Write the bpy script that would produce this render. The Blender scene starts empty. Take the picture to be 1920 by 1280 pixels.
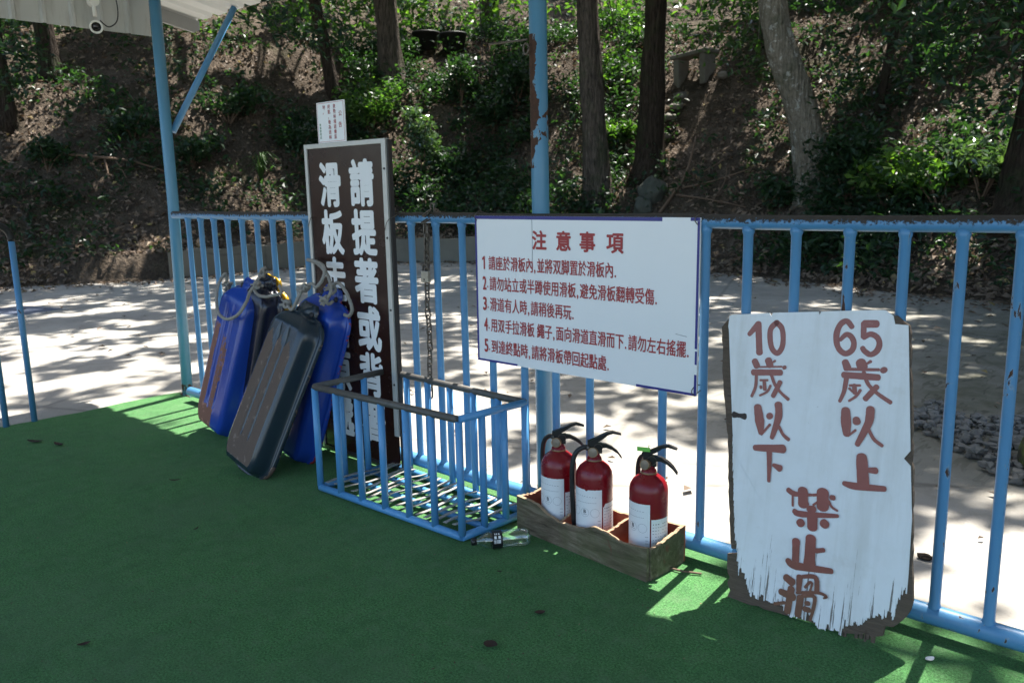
import bpy, bmesh, math, random
import numpy as np
from mathutils import Vector, Matrix, Quaternion, noise as mnoise
random.seed(7); rng = np.random.default_rng(11)
S = bpy.context.scene; COL = S.collection; R = math.radians

# ------------------------------------------------------------------ camera
cam = bpy.data.cameras.new('camera'); co = bpy.data.objects.new('camera', cam); COL.objects.link(co); S.camera = co
F_PX, YAW, PITCH, ROLL, CAM_D, CAM_H = 1550.28, -0.735052, 0.182677, -0.020701, 2.27777, 1.20967
def cam_axes():
    cy, sy, cp, sp = math.cos(YAW), math.sin(YAW), math.cos(PITCH), math.sin(PITCH)
    fwd = Vector((sy*cp, cy*cp, -sp)); right = Vector((cy, -sy, 0)); up = right.cross(fwd)
    c, s = math.cos(ROLL), math.sin(ROLL)
    return c*right+s*up, -s*right+c*up, fwd
_r, _u, _f = cam_axes()
co.matrix_world = Matrix(((_r.x, _u.x, -_f.x, 0), (_r.y, _u.y, -_f.y, -CAM_D), (_r.z, _u.z, -_f.z, CAM_H), (0, 0, 0, 1)))
cam.sensor_width = 36; cam.lens = F_PX/1920*36; cam.clip_start = .05; cam.clip_end = 600
cam.dof.use_dof = True; cam.dof.focus_distance = 2.75; cam.dof.aperture_fstop = 6.3

# ------------------------------------------------------------------ light and exposure
SUN_EL, SUN_AZ = R(67), math.atan2(-.1, .995)          # azimuth clockwise from +Y
w = bpy.data.worlds.new('World'); S.world = w; w.use_nodes = True
nt = w.node_tree; nt.nodes.clear()
sky = nt.nodes.new('ShaderNodeTexSky'); sky.sky_type = 'NISHITA'; sky.sun_disc = False
sky.sun_elevation = SUN_EL; sky.sun_rotation = SUN_AZ; sky.air_density = 1.0; sky.dust_density = 1.5; sky.ozone_density = 1.0
bg = nt.nodes.new('ShaderNodeBackground'); bg.inputs['Strength'].default_value = .15
out = nt.nodes.new('ShaderNodeOutputWorld')
nt.links.new(sky.outputs[0], bg.inputs[0]); nt.links.new(bg.outputs[0], out.inputs[0])
SUN_DIR = Vector((math.sin(SUN_AZ)*math.cos(SUN_EL), math.cos(SUN_AZ)*math.cos(SUN_EL), math.sin(SUN_EL)))
sl = bpy.data.lights.new('sun', 'SUN'); sl.energy = 5.0; sl.angle = R(.53); sl.color = (1, .95, .88)
so = bpy.data.objects.new('sun', sl); COL.objects.link(so); so.rotation_euler = SUN_DIR.to_track_quat('Z', 'Y').to_euler(); so.location = (0, 10, 30)
S.view_settings.view_transform = 'Standard'; S.view_settings.look = 'None'; S.view_settings.exposure = 1.75; S.view_settings.gamma = 1
S.cycles.use_denoising = True; S.cycles.max_bounces = 8; S.cycles.diffuse_bounces = 5; S.cycles.transparent_max_bounces = 12
S.cycles.sample_clamp_indirect = 8
S.render.film_transparent = False
# ---- the hillside: one height function used by everything that stands on it
FOOT = np.array([(-13.5,-9),(-14.6,-5),(-14.3,-1.5),(-13.3,1.2),(-12.6,2.2),(-12.0,3.2),(-11.85,4.2),(-11.9,5.4),(-11.3,6.8),
                 (-10.0,7.8),(-8.0,8.4),(-5.8,8.3),(-4.3,7.85),(-3.1,7.35),(-1.7,7.05),(1.0,6.7),(4.5,6.4),(9,5.5),(13,3)],float)
FC = np.array([-3.0,-3.0])
_fa = np.unwrap(np.arctan2(FOOT[:,1]-FC[1], FOOT[:,0]-FC[0]))
_fa = np.where(_fa < -1.6, _fa+2*np.pi, _fa)
_fr = np.hypot(FOOT[:,0]-FC[0], FOOT[:,1]-FC[1])
_o = np.argsort(_fa); _fa = _fa[_o]; _fr = _fr[_o]
def smooth(a, b, x):
    t = np.clip((x-a)/(b-a), 0, 1); return t*t*(3-2*t)
def foot_s(x, y):
    x = np.asarray(x, float); y = np.asarray(y, float)
    a = np.arctan2(y-FC[1], x-FC[0]); a = np.where(a < -1.6, a+2*np.pi, a)
    return np.hypot(x-FC[0], y-FC[1]) - np.interp(a, _fa, _fr), a
def wall_mask(a):
    return smooth(2.66, 2.62, a)*smooth(2.06, 2.10, a)
def terrain(x, y):
    s, a = foot_s(x, y)
    x = np.asarray(x, float); y = np.asarray(y, float)
    sp = np.maximum(s, 0)
    bank = np.interp(sp, [0, .5, 2.5, 5.4, 6.0, 8.3, 12, 30, 60], [0, .16, 1.55, 4.15, 4.42, 4.62, 6.6, 17, 30])
    w = wall_mask(a)
    bank = bank + w*np.where(sp > .1, .38*np.exp(-sp*1.2), 0)
    n = (.10*np.sin(1.7*x+.6*y)+.08*np.sin(2.3*y-1.1*x+1)+.05*np.sin(4.1*x+2.2*y)+.04*np.sin(5.3*y-3.1*x))
    z = bank + n*smooth(.3, 2.5, sp)
    return np.where(s < 0, -.06, z)
# ------------------------------------------------------------------ helpers: objects and names
def link(o, parent=None):
    COL.objects.link(o)
    if parent is not None: o.parent = parent
    return o
def tag(o, label=None, cat=None, group=None, kind=None):
    if label: o['label'] = label
    if cat: o['category'] = cat
    if group: o['group'] = group
    if kind: o['kind'] = kind
    return o
def thing(name, label, cat, loc=(0, 0, 0), group=None, rot=None):
    o = bpy.data.objects.new(name, None); o.empty_display_size = .1; link(o); o.location = loc
    if rot is not None: o.rotation_euler = rot
    return tag(o, label, cat, group)
def copy_tree(o, parent=None):
    c = o.copy(); link(c, parent)
    for ch in list(o.children): copy_tree(ch, c)
    return c

class MB:
    def __init__(s): s.v = []; s.f = []; s.sm = []; s.col = None
    def add(s, vs, fs, smooth=False):
        b = len(s.v); s.v.extend([tuple(q) for q in vs]); s.f.extend([tuple(b+i for i in f) for f in fs]); s.sm.extend([smooth]*len(fs)); return s
    def box(s, lo, hi, M=None):
        x0, y0, z0 = lo; x1, y1, z1 = hi
        v = [Vector(q) for q in ((x0,y0,z0),(x1,y0,z0),(x1,y1,z0),(x0,y1,z0),(x0,y0,z1),(x1,y0,z1),(x1,y1,z1),(x0,y1,z1))]
        if M is not None: v = [M @ q for q in v]
        return s.add(v, [(0,3,2,1),(4,5,6,7),(0,1,5,4),(1,2,6,5),(2,3,7,6),(3,0,4,7)])
    def tube(s, pts, rad, n=10, cap=True, lobes=0, twist=0, lob=.2, flat=None):
        pts = [Vector(q) for q in pts]; m = len(pts)
        rs = rad if isinstance(rad, (list, tuple)) else [rad]*m
        T = [(pts[min(i+1, m-1)]-pts[max(i-1, 0)]).normalized() for i in range(m)]
        a = Vector((0, 0, 1)) if abs(T[0].z) < .9 else Vector((1, 0, 0))
        u = T[0].cross(a).normalized(); vs = []; L = 0
        for i in range(m):
            if i: L += (pts[i]-pts[i-1]).length
            u = (u-T[i]*u.dot(T[i])).normalized(); w_ = T[i].cross(u)
            for k in range(n):
                t = 2*math.pi*k/n; r = rs[i]
                if lobes: r *= 1+lob*math.cos(lobes*(t-twist*L))
                vs.append(pts[i]+u*(r*math.cos(t))+w_*(r*math.sin(t)*(flat or 1)))
        fs = [(i*n+k, i*n+(k+1) % n, (i+1)*n+(k+1) % n, (i+1)*n+k) for i in range(m-1) for k in range(n)]
        s.add(vs, fs, True)
        if cap:
            b = len(s.v)-m*n
            s.f += [tuple(b+n-1-k for k in range(n)), tuple(b+(m-1)*n+k for k in range(n))]; s.sm += [False, False]
        return s
    def lathe(s, prof, n=32, M=None, a0=0, a1=2*math.pi):
        full = abs(a1-a0-2*math.pi) < 1e-6; k = n if full else n+1; vs = []
        for r, z in prof:
            for i in range(k):
                t = a0+(a1-a0)*i/n; q = Vector((r*math.cos(t), r*math.sin(t), z)); vs.append(M @ q if M is not None else q)
        fs = []
        for j in range(len(prof)-1):
            for i in range(n):
                i2 = (i+1) % k
                fs.append((j*k+i, j*k+i2, (j+1)*k+i2, (j+1)*k+i))
        return s.add(vs, fs, True)
    def prism(s, poly, d0, d1, M):
        """polygon in local xy extruded along local z from d0 to d1, then M"""
        n = len(poly)
        A = sum(poly[i][0]*poly[(i+1) % n][1]-poly[(i+1) % n][0]*poly[i][1] for i in range(n))
        if A < 0: poly = poly[::-1]
        vs = [M @ Vector((x, y, d0)) for x, y in poly]+[M @ Vector((x, y, d1)) for x, y in poly]
        fs = [tuple(range(n-1, -1, -1)), tuple(range(n, 2*n))]+[(i, (i+1) % n, n+(i+1) % n, n+i) for i in range(n)]
        return s.add(vs, fs)
    def build(s, name, mat, parent=None, bevel=0, loc=None, subdiv=0):
        me = bpy.data.meshes.new(name); me.from_pydata(s.v, [], s.f); me.update()
        me.polygons.foreach_set('use_smooth', s.sm)
        o = bpy.data.objects.new(name, me); link(o, parent)
        if mat: me.materials.append(mat)
        if loc is not None: o.location = loc
        if bevel:
            b = o.modifiers.new('bevel', 'BEVEL'); b.width = bevel; b.segments = 2; b.limit_method = 'ANGLE'; b.angle_limit = R(40)
        return o
def np_mesh(name, V, Fq, mat, parent=None, smooth=False):
    """fast mesh from numpy: V (n,3), Fq (m,k)"""
    me = bpy.data.meshes.new(name); V = np.asarray(V, np.float32); Fq = np.asarray(Fq, np.int32); m, k = Fq.shape
    me.vertices.add(len(V)); me.vertices.foreach_set('co', V.ravel())
    me.loops.add(m*k); me.loops.foreach_set('vertex_index', Fq.ravel())
    me.polygons.add(m); me.polygons.foreach_set('loop_start', np.arange(0, m*k, k, dtype=np.int32)); me.polygons.foreach_set('loop_total', np.full(m, k, np.int32))
    me.polygons.foreach_set('use_smooth', np.full(m, smooth)); me.update(calc_edges=True); me.validate()
    o = bpy.data.objects.new(name, me); link(o, parent); me.materials.append(mat); return o
def spline(pts, k=8):
    pts = [Vector(q) for q in pts]; o = []
    for i in range(len(pts)-1):
        a, b, c, d = pts[max(i-1, 0)], pts[i], pts[i+1], pts[min(i+2, len(pts)-1)]
        for j in range(k):
            t = j/k; o.append(.5*((2*b)+(c-a)*t+(2*a-5*b+4*c-d)*t*t+(3*b-a-3*c+d)*t**3))
    o.append(pts[-1]); return o

# leaves: two triangles folded along the midrib, N at once
def leaf_quads(C, size, up=None, tilt=.9, aspect=.45, fold=.25, droop=0.0):
    N = len(C); size = np.asarray(size).reshape(-1, 1)
    nz = rng.normal(size=(N, 3))*tilt; nz[:, 2] += 1.0
    if up is not None: nz = nz+up
    nz /= np.linalg.norm(nz, axis=1, keepdims=True)
    a = rng.normal(size=(N, 3)); a[:, 2] -= droop; a -= nz*np.sum(a*nz, 1, keepdims=True); a /= np.linalg.norm(a, axis=1, keepdims=True)
    b = np.cross(nz, a); asp = aspect*(.75+.5*rng.random((N, 1)))
    base = C-a*size*.5; tip = C+a*size*.5
    l = C-a*size*.06+b*size*asp*.5+nz*size*fold*asp; r = C-a*size*.06-b*size*asp*.5+nz*size*fold*asp
    V = np.stack([base, l, tip, r], 1).reshape(-1, 3)
    i = np.arange(N)*4
    F_ = np.concatenate([np.stack([i, i+2, i+1], 1), np.stack([i, i+3, i+2], 1)], 0)
    return V, F_
def clump_points(centres, n, rad, squash=.75):
    C = np.repeat(np.asarray(centres, float), n, 0)
    d = rng.normal(size=C.shape); d /= np.linalg.norm(d, axis=1, keepdims=True)
    rr = rng.random((len(C), 1))**.45
    d = d*rr*(np.repeat(np.asarray(rad, float).reshape(-1, 1), n, 0) if np.ndim(rad) else rad); d[:, 2] *= squash
    return C+d

# ------------------------------------------------------------------ helpers: materials
class Mat:
    def __init__(s, name):
        s.m = bpy.data.materials.new(name); s.m.use_nodes = True; s.t = s.m.node_tree; s.b = s.t.nodes['Principled BSDF']; s.o = s.t.nodes['Material Output']
    def n(s, ty, **k):
        q = s.t.nodes.new(ty)
        for a, v in k.items():
            if a.startswith('i_'): q.inputs[a[2:].replace('_', ' ')].default_value = v
            else: setattr(q, a, v)
        return q
    def l(s, a, b): s.t.links.new(a, b)
    def pos(s): return s.n('ShaderNodeNewGeometry').outputs['Position']
    def obj(s): return s.n('ShaderNodeTexCoord').outputs['Object']
    def mapping(s, vec, scale=(1, 1, 1), loc=(0, 0, 0)):
        q = s.n('ShaderNodeMapping'); q.inputs['Scale'].default_value = scale; q.inputs['Location'].default_value = loc; s.l(vec, q.inputs['Vector']); return q.outputs[0]
    def noise(s, vec, scale, detail=4, rough=.6, dist=0):
        q = s.n('ShaderNodeTexNoise'); q.inputs['Scale'].default_value = scale; q.inputs['Detail'].default_value = detail; q.inputs['Roughness'].default_value = rough; q.inputs['Distortion'].default_value = dist
        s.l(vec, q.inputs['Vector']); return q.outputs['Fac']
    def voro(s, vec, scale, feature='F1'):
        q = s.n('ShaderNodeTexVoronoi', feature=feature); q.inputs['Scale'].default_value = scale; s.l(vec, q.inputs['Vector']); return q.outputs['Distance']
    def ramp(s, fac, stops, interp='LINEAR'):
        q = s.n('ShaderNodeValToRGB'); q.color_ramp.interpolation = interp; e = q.color_ramp.elements
        while len(e) < len(stops): e.new(.5)
        for i, (p_, c) in enumerate(stops):
            e[i].position = p_; e[i].color = (c, c, c, 1) if not isinstance(c, (tuple, list)) else (*c[:3], 1)
        s.l(fac, q.inputs[0]); return q.outputs[0]
    def mix(s, fac, a, b, mode='MIX'):
        q = s.n('ShaderNodeMix', data_type='RGBA', blend_type=mode)
        for v, i in ((fac, 0), (a, 6), (b, 7)):
            if hasattr(v, 'links') or hasattr(v, 'is_output'): s.l(v, q.inputs[i])
            elif i == 0: q.inputs[0].default_value = v
            else: q.inputs[i].default_value = (*v[:3], 1)
        return q.outputs[2]
    def math(s, op, a, b=0.0, c=0.0):
        q = s.n('ShaderNodeMath', operation=op)
        for i, v in enumerate((a, b, c)):
            if hasattr(v, 'is_output'): s.l(v, q.inputs[i])
            else: q.inputs[i].default_value = v
        return q.outputs[0]
    def sep(s, vec):
        q = s.n('ShaderNodeSeparateXYZ'); s.l(vec, q.inputs[0]); return q.outputs
    def bump(s, h, strength=.3, dist=.01):
        q = s.n('ShaderNodeBump'); q.inputs['Strength'].default_value = strength; q.inputs['Distance'].default_value = dist; s.l(h, q.inputs['Height']); s.l(q.outputs[0], s.b.inputs['Normal']); return q.outputs[0]
    def set(s, col=None, rough=None, metal=None, spec=None):
        for v, k in ((col, 'Base Color'), (rough, 'Roughness'), (metal, 'Metallic'), (spec, 'Specular IOR Level')):
            if v is None: continue
            if hasattr(v, 'is_output'): s.l(v, s.b.inputs[k])
            else: s.b.inputs[k].default_value = (*v, 1) if isinstance(v, (tuple, list)) else v
        return s
def simple(name, col, rough=.5, metal=0, var=.15, scale=30, bump=0):
    m = Mat(name); f = m.noise(m.pos(), scale)
    c = m.mix(f, tuple(v*(1-var) for v in col), tuple(min(1, v*(1+var)) for v in col)); m.set(c, rough, metal)
    if bump: m.bump(f, bump, .003)
    return m.m
# ------------------------------------------------------------------ materials
def paint(name, base, level=.70, grime=False, low=None, patch=None, chipscale=26):
    m = Mat(name); p = m.pos(); mp = m.mapping(p, (1, 1, .32))
    f = m.noise(mp, chipscale, 5, .62, .6); x, y, z = m.sep(p)
    wear = m.math('MULTIPLY', m.math('MULTIPLY_ADD', x, .45, .62), .16)      # the right-hand end has flaked more
    wear = m.math('MINIMUM', m.math('MAXIMUM', wear, 0), .13)
    fr = m.math('ADD', f, wear)
    if patch is not None:
        z0, z1, xm, amt = patch
        zz = m.math('MULTIPLY', m.math('GREATER_THAN', z, z0), m.math('LESS_THAN', z, z1))
        zz = m.math('MULTIPLY', zz, m.math('LESS_THAN', m.math('ADD', x, m.math('MULTIPLY', m.math('SUBTRACT', m.noise(p, 7), .5), .16)), xm))
        zz = m.math('MULTIPLY', zz, m.math('GREATER_THAN', x, xm-.3)); fr = m.math('ADD', fr, m.math('MULTIPLY', zz, amt))
    if low is not None: fr = m.math('ADD', fr, m.math('MULTIPLY', m.math('LESS_THAN', m.math('ADD', z, m.math('MULTIPLY', m.noise(p, 25), .12)), low+.06), .3))
    mask = m.ramp(fr, [(level, 0), (level+.02, 1)])
    edge = m.ramp(fr, [(level-.025, 0), (level-.01, 1)])
    big = m.noise(p, 3.5, 3); c = m.mix(big, tuple(v*.82 for v in base), tuple(v*1.15 for v in base))
    c = m.mix(m.math('MULTIPLY', m.noise(m.mapping(p, (1, 1, .15)), 60), .22), c, (.32, .42, .46))
    c = m.mix(m.math('MULTIPLY', edge, .28), c, (.36, .38, .34))
    rc = m.mix(m.noise(p, 70), (.022, .014, .01), (.10, .04, .018))
    c = m.mix(mask, c, rc)
    rg = m.mix(mask, (.38,)*3, (.85,)*3)
    if grime:
        nz = m.sep(m.n('ShaderNodeNewGeometry').outputs['Normal'])[2]
        g = m.math('ADD', m.math('MULTIPLY', nz, .42), m.math('MULTIPLY', m.noise(p, 110, 3), .9))
        gm = m.ramp(g, [(.44, 0), (.60, 1)])
        c = m.mix(gm, c, m.mix(m.noise(p, 45), (.018, .014, .010), (.055, .045, .035))); rg = m.mix(gm, rg, (.9,)*3)
    m.set(c, rg); m.bump(m.math('MULTIPLY_ADD', mask, -.6, m.math('MULTIPLY', m.noise(p, 90), .3)), .25, .002); return m.m
BLUE = (.05, .215, .42)
M_BLUE = paint('blue_paint', BLUE, .70, chipscale=36)
M_RAIL = paint('blue_rail_paint', BLUE, .70, grime=True)
M_POST = paint('blue_post_paint', (.045, .20, .33), .735, low=.07, patch=(1.28, 1.74, -1.950, .34))
M_BASKET = paint('blue_basket_paint', (.055, .26, .54), .705, chipscale=34)
M_WORN = simple('worn_steel_rim', (.10, .095, .085), .55, .3, .4, 60, .2)
M_STRAP = simple('bare_steel_strap', (.42, .40, .37), .45, .5, .3, 40, .1)

m = Mat('turf_carpet'); p = m.pos()
f1 = m.noise(p, 420, 2, .7); f2 = m.noise(p, 5, 5, .6); f3 = m.noise(m.mapping(p, (1, .12, 1), (3, 0, 0)), 26, 3); f4 = m.noise(p, 62, 4, .7)
c = m.ramp(f1, [(.30, (.020, .075, .018)), (.52, (.060, .215, .055)), (.72, (.12, .31, .11))])
f5 = m.noise(p, 150, 3, .75); c = m.mix(m.ramp(f5, [(.38, .85), (.50, 0)]), c, (.016, .055, .018)); c = m.mix(m.ramp(f5, [(.54, 0), (.66, .8)]), c, (.14, .30, .13))
c = m.mix(m.math('MULTIPLY', m.ramp(f2, [(.42, 0), (.70, 1)]), .45), c, (.045, .115, .045))
c = m.mix(m.math('MULTIPLY', m.ramp(f3, [(.5, 0), (.7, 1)]), .22), c, (.025, .085, .03))
c = m.mix(m.ramp(f4, [(.66, 0), (.76, .8)]), c, (.014, .03, .016))
f6 = m.noise(p, 17, 5, .72); c = m.mix(m.ramp(f6, [(.50, 0), (.68, .42)]), c, (.12, .20, .10)); c = m.mix(m.ramp(f6, [(.30, .5), (.46, 0)]), c, (.022, .085, .028))
f7 = m.noise(p, 1.6, 4, .6); c = m.mix(m.ramp(f7, [(.48, 0), (.66, .35)]), c, (.09, .16, .08))
f8 = m.noise(p, 240, 2, .5); c = m.mix(m.ramp(f8, [(.72, 0), (.76, .7)]), c, (.30, .33, .22))
x, y, z = m.sep(p); wob = m.math('MULTIPLY', m.math('SUBTRACT', m.noise(p, 1.5, 3), .5), .12)
rid = m.math('SINE', m.math('MULTIPLY', m.math('ADD', m.math('MULTIPLY_ADD', y, .35, x), wob), 21.0)); rid = m.math('MULTIPLY', rid, m.ramp(m.noise(p, .9, 3), [(.45, 0), (.62, 1)]))
seam = m.math('ABSOLUTE', m.math('ADD', m.math('ADD', y, 1.06), m.math('MULTIPLY', wob, .12))); sm = m.ramp(seam, [(.003, 1), (.010, 0)])
c = m.mix(m.math('MULTIPLY', m.math('MAXIMUM', rid, 0), .10), c, (.02, .07, .03))
m.set(c, .75, spec=.22); m.b.inputs['Sheen Weight'].default_value = .09; m.b.inputs['Sheen Roughness'].default_value = .45; m.b.inputs['Sheen Tint'].default_value = (.8, 1, .5, 1); m.bump(m.math('ADD', m.math('MULTIPLY', f1, .8), m.math('MULTIPLY', rid, .12)), .9, .006); M_CARPET = m.m

def concrete(name, moss=True, base=(.33, .31, .275)):
    m = Mat(name); p = m.pos(); x, y, z = m.sep(p)
    f = m.noise(p, 1.1, 6, .65); g = m.noise(p, 85, 4, .7); h = m.noise(p, 9, 5, .65, .8)
    c = m.mix(m.ramp(f, [(.32, 0), (.68, 1)]), tuple(v*.78 for v in base), tuple(v*1.12 for v in base))
    c = m.mix(m.math('MULTIPLY', m.ramp(h, [(.50, 0), (.70, 1)]), .45), c, (.17, .155, .13))
    c = m.mix(m.math('MULTIPLY', m.ramp(g, [(.55, 0), (.8, 1)]), .5), c, (.12, .11, .10))
    v = m.voro(m.mapping(p, (1, 1, 1), (.3, .7, 0)), .28, 'DISTANCE_TO_EDGE')
    crack = m.ramp(m.math('ADD', v, m.math('MULTIPLY', m.noise(p, 6), .02)), [(.008, 1), (.016, 0)])
    c = m.mix(m.math('MULTIPLY', crack, .6), c, (.07, .065, .055))
    if moss:
        jx = m.math('ABSOLUTE', m.math('SUBTRACT', m.math('FRACT', m.math('MULTIPLY', m.math('MULTIPLY_ADD', y, .42, x), .27)), .5)); jy = m.math('ABSOLUTE', m.math('SUBTRACT', m.math('FRACT', m.math('MULTIPLY', m.math('MULTIPLY_ADD', x, -.42, y), .31)), .5))
        jj = m.ramp(m.math('MINIMUM', jx, jy), [(.003, 1), (.0055, 0)]); c = m.mix(m.math('MULTIPLY', jj, .35), c, (.06, .055, .05))
        k = m.math('MULTIPLY', m.ramp(m.math('MULTIPLY_ADD', x, .18, .72), [(.10, 0), (.50, 1)]), m.ramp(m.math('MULTIPLY', y, .2), [(.20, 0), (.40, 1)]))
        kk = m.math('MULTIPLY', k, m.ramp(m.noise(p, 2.2, 6, .7), [(.34, .35), (.62, 1)]))
        c = m.mix(m.math('MULTIPLY', kk, .9), c, m.mix(h, (.050, .055, .030), (.12, .115, .078)))
        sc = m.noise(m.mapping(p, (2.2, .5, 1)), 9, 2, .5, 1.2)
        c = m.mix(m.math('MULTIPLY', m.math('MULTIPLY', k, m.ramp(sc, [(.57, 0), (.64, 1)])), .55), c, (.05, .05, .035))
    m.set(c, .88, spec=.2); m.bump(m.math('ADD', m.math('MULTIPLY', g, .5), h), .35, .006); return m.m
M_YARD = concrete('yard_concrete'); M_WALL = concrete('wall_concrete', False, (.17, .16, .13))

m = Mat('forest_soil'); p = m.pos(); f = m.noise(p, 2.2, 6, .65); g = m.noise(p, 34, 5, .75); h = m.voro(p, 22)
c = m.ramp(m.math('ADD', m.math('MULTIPLY', f, .55), m.math('MULTIPLY', g, .45)), [(.30, (.022, .018, .014)), (.5, (.078, .061, .045)), (.70, (.19, .15, .115))])
c = m.mix(m.ramp(m.noise(p, .9, 5), [(.56, 0), (.72, .6)]), c, (.03, .05, .014))
m.set(c, .95, spec=.1); m.bump(m.math('ADD', g, m.math('MULTIPLY', h, .7)), .9, .05); M_SOIL = m.m

def leafmat(name, stops, rough=.36, trans=.38, spec=.55, tcol=(1.5, 1.9, .6)):
    m = Mat(name); g = m.n('ShaderNodeNewGeometry'); c = m.ramp(g.outputs['Random Per Island'], stops)
    m.set(c, rough, spec=spec)
    if trans:
        t = m.n('ShaderNodeBsdfTranslucent'); m.l(m.mix(1.0, c, tcol, 'MULTIPLY'), t.inputs['Color'])
        x = m.n('ShaderNodeMixShader'); x.inputs[0].default_value = trans; m.l(m.b.outputs[0], x.inputs[1]); m.l(t.outputs[0], x.inputs[2]); m.l(x.outputs[0], m.o.inputs['Surface'])
    return m.m
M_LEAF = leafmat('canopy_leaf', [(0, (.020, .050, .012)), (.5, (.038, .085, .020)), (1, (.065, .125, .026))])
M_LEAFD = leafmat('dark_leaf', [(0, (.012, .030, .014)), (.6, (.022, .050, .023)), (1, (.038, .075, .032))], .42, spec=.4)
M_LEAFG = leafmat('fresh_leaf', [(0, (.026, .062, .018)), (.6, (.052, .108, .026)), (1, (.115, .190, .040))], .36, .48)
M_LEAFW = leafmat('glossy_leaf', [(0, (.030, .062, .030)), (1, (.10, .15, .075))], .16, .30, .9)
M_LITTER = leafmat('dead_leaf', [(0, (.055, .039, .026)), (.45, (.12, .086, .060)), (.8, (.19, .142, .104)), (.95, (.24, .18, .13)), (1, (.30, .24, .08))], .65, .12, .3, (1.2, 1.0, .7))

def bark(name, a, b, sc=(1, 1, .18), mott=None):
    m = Mat(name); p = m.pos(); q = m.mapping(p, sc)
    f = m.noise(q, 26, 6, .7, .7); c = m.ramp(f, [(.34, a), (.66, b)])
    c = m.mix(m.math('MULTIPLY', m.ramp(m.noise(p, 2.5, 4), [(.52, 0), (.68, 1)]), .45), c, (.035, .055, .02))
    if mott: c = m.mix(m.ramp(m.noise(p, 9, 5, .7, .5), [(.57, 0), (.61, 1)]), c, mott)
    c = m.mix(m.ramp(m.voro(m.mapping(p, (1, 1, .12)), 30), [(.0, .65), (.28, 0)]), c, tuple(v*.35 for v in a)); m.set(c, .9, spec=.15); m.bump(m.math('ADD', f, m.math('MULTIPLY', m.voro(m.mapping(p, (1, 1, .12)), 30), .8)), 1.0, .05); return m.m
M_BARK = bark('brown_bark', (.030, .025, .020), (.15, .122, .098))
M_BARKD = bark('dark_bark', (.015, .011, .008), (.06, .045, .033))
M_BARKL = bark('pale_bark', (.13, .115, .088), (.28, .25, .195), (1, 1, .5), (.40, .39, .34))
M_TWIG = simple('dead_wood', (.13, .085, .055), .9, 0, .4, 40, .3)
M_ROCK = simple('grey_rock', (.060, .064, .050), .9, 0, .45, 14, .6)
M_STONE = simple('weathered_slab', (.17, .155, .13), .9, 0, .35, 12, .4)
m = Mat('mossy_rock'); p = m.pos(); c = m.mix(m.ramp(m.noise(p, 12, 5, .7), [(.42, 0), (.56, 1)]), (.045, .04, .03), (.085, .115, .022)); m.set(c, .95); m.bump(m.noise(p, 40, 5), .8, .02); M_MOSS = m.m

M_SHEET = simple('white_roof_sheet', (.72, .72, .70), .45, 0, .06, 5)
m = Mat('dirty_panel_sheet'); p = m.pos(); f = m.noise(m.mapping(p, (1, 1, .2)), 14, 5, .7)
m.set(m.mix(m.ramp(f, [(.5, 0), (.8, .6)]), (.50, .50, .47), (.26, .23, .19)), .5); M_PANEL = m.m
M_GREY = simple('grey_trim', (.33, .33, .32), .5, 0, .1, 10)
M_WHITEP = simple('white_plastic', (.75, .74, .68), .4, 0, .05, 20)
M_BLACK = simple('black_plastic', (.012, .012, .013), .35, 0, .3, 30)
M_BLACKR = simple('black_rubber', (.010, .010, .010), .55, 0, .3, 60, .1)
M_LENS = simple('dark_lens', (.01, .008, .008), .08)
M_WHITE = simple('white_enamel', (.80, .82, .82), .28, 0, .025, 6)
M_LETTER_W = simple('white_lettering', (.78, .79, .78), .4, 0, .03, 20)
M_LETTER_R = simple('red_lettering', (.36, .028, .030), .45, 0, .15, 40)
M_LETTER_G = simple('green_lettering', (.05, .22, .10), .5)
M_NAVY = simple('navy_edge_tape', (.018, .020, .20), .4, 0, .1, 20)
m = Mat('brown_sign_face'); p = m.pos(); m.set(m.mix(m.noise(p, 3, 4), (.020, .008, .006), (.034, .013, .010)), m.ramp(m.noise(p, 12, 4), [(.3, .16), (.7, .3)]), spec=.28); M_BROWN = m.m
M_ALU = simple('dull_aluminium', (.52, .52, .49), .42, .35, .12, 25)
M_DARKFRAME = simple('dark_frame', (.03, .026, .024), .5)
M_STEEL = simple('galvanised_chain', (.115, .098, .08), .45, .6, .45, 90, .15)
M_LOCK = simple('brass_steel_lock', (.33, .31, .26), .4, .6, .25, 60)
m = Mat('rope_fibre'); p = m.pos(); m.set(m.mix(m.noise(p, 260, 3, .7), (.16, .145, .125), (.42, .40, .36)), .95, spec=.1); m.bump(m.noise(p, 420, 3), .7, .002); M_ROPE = m.m

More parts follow.
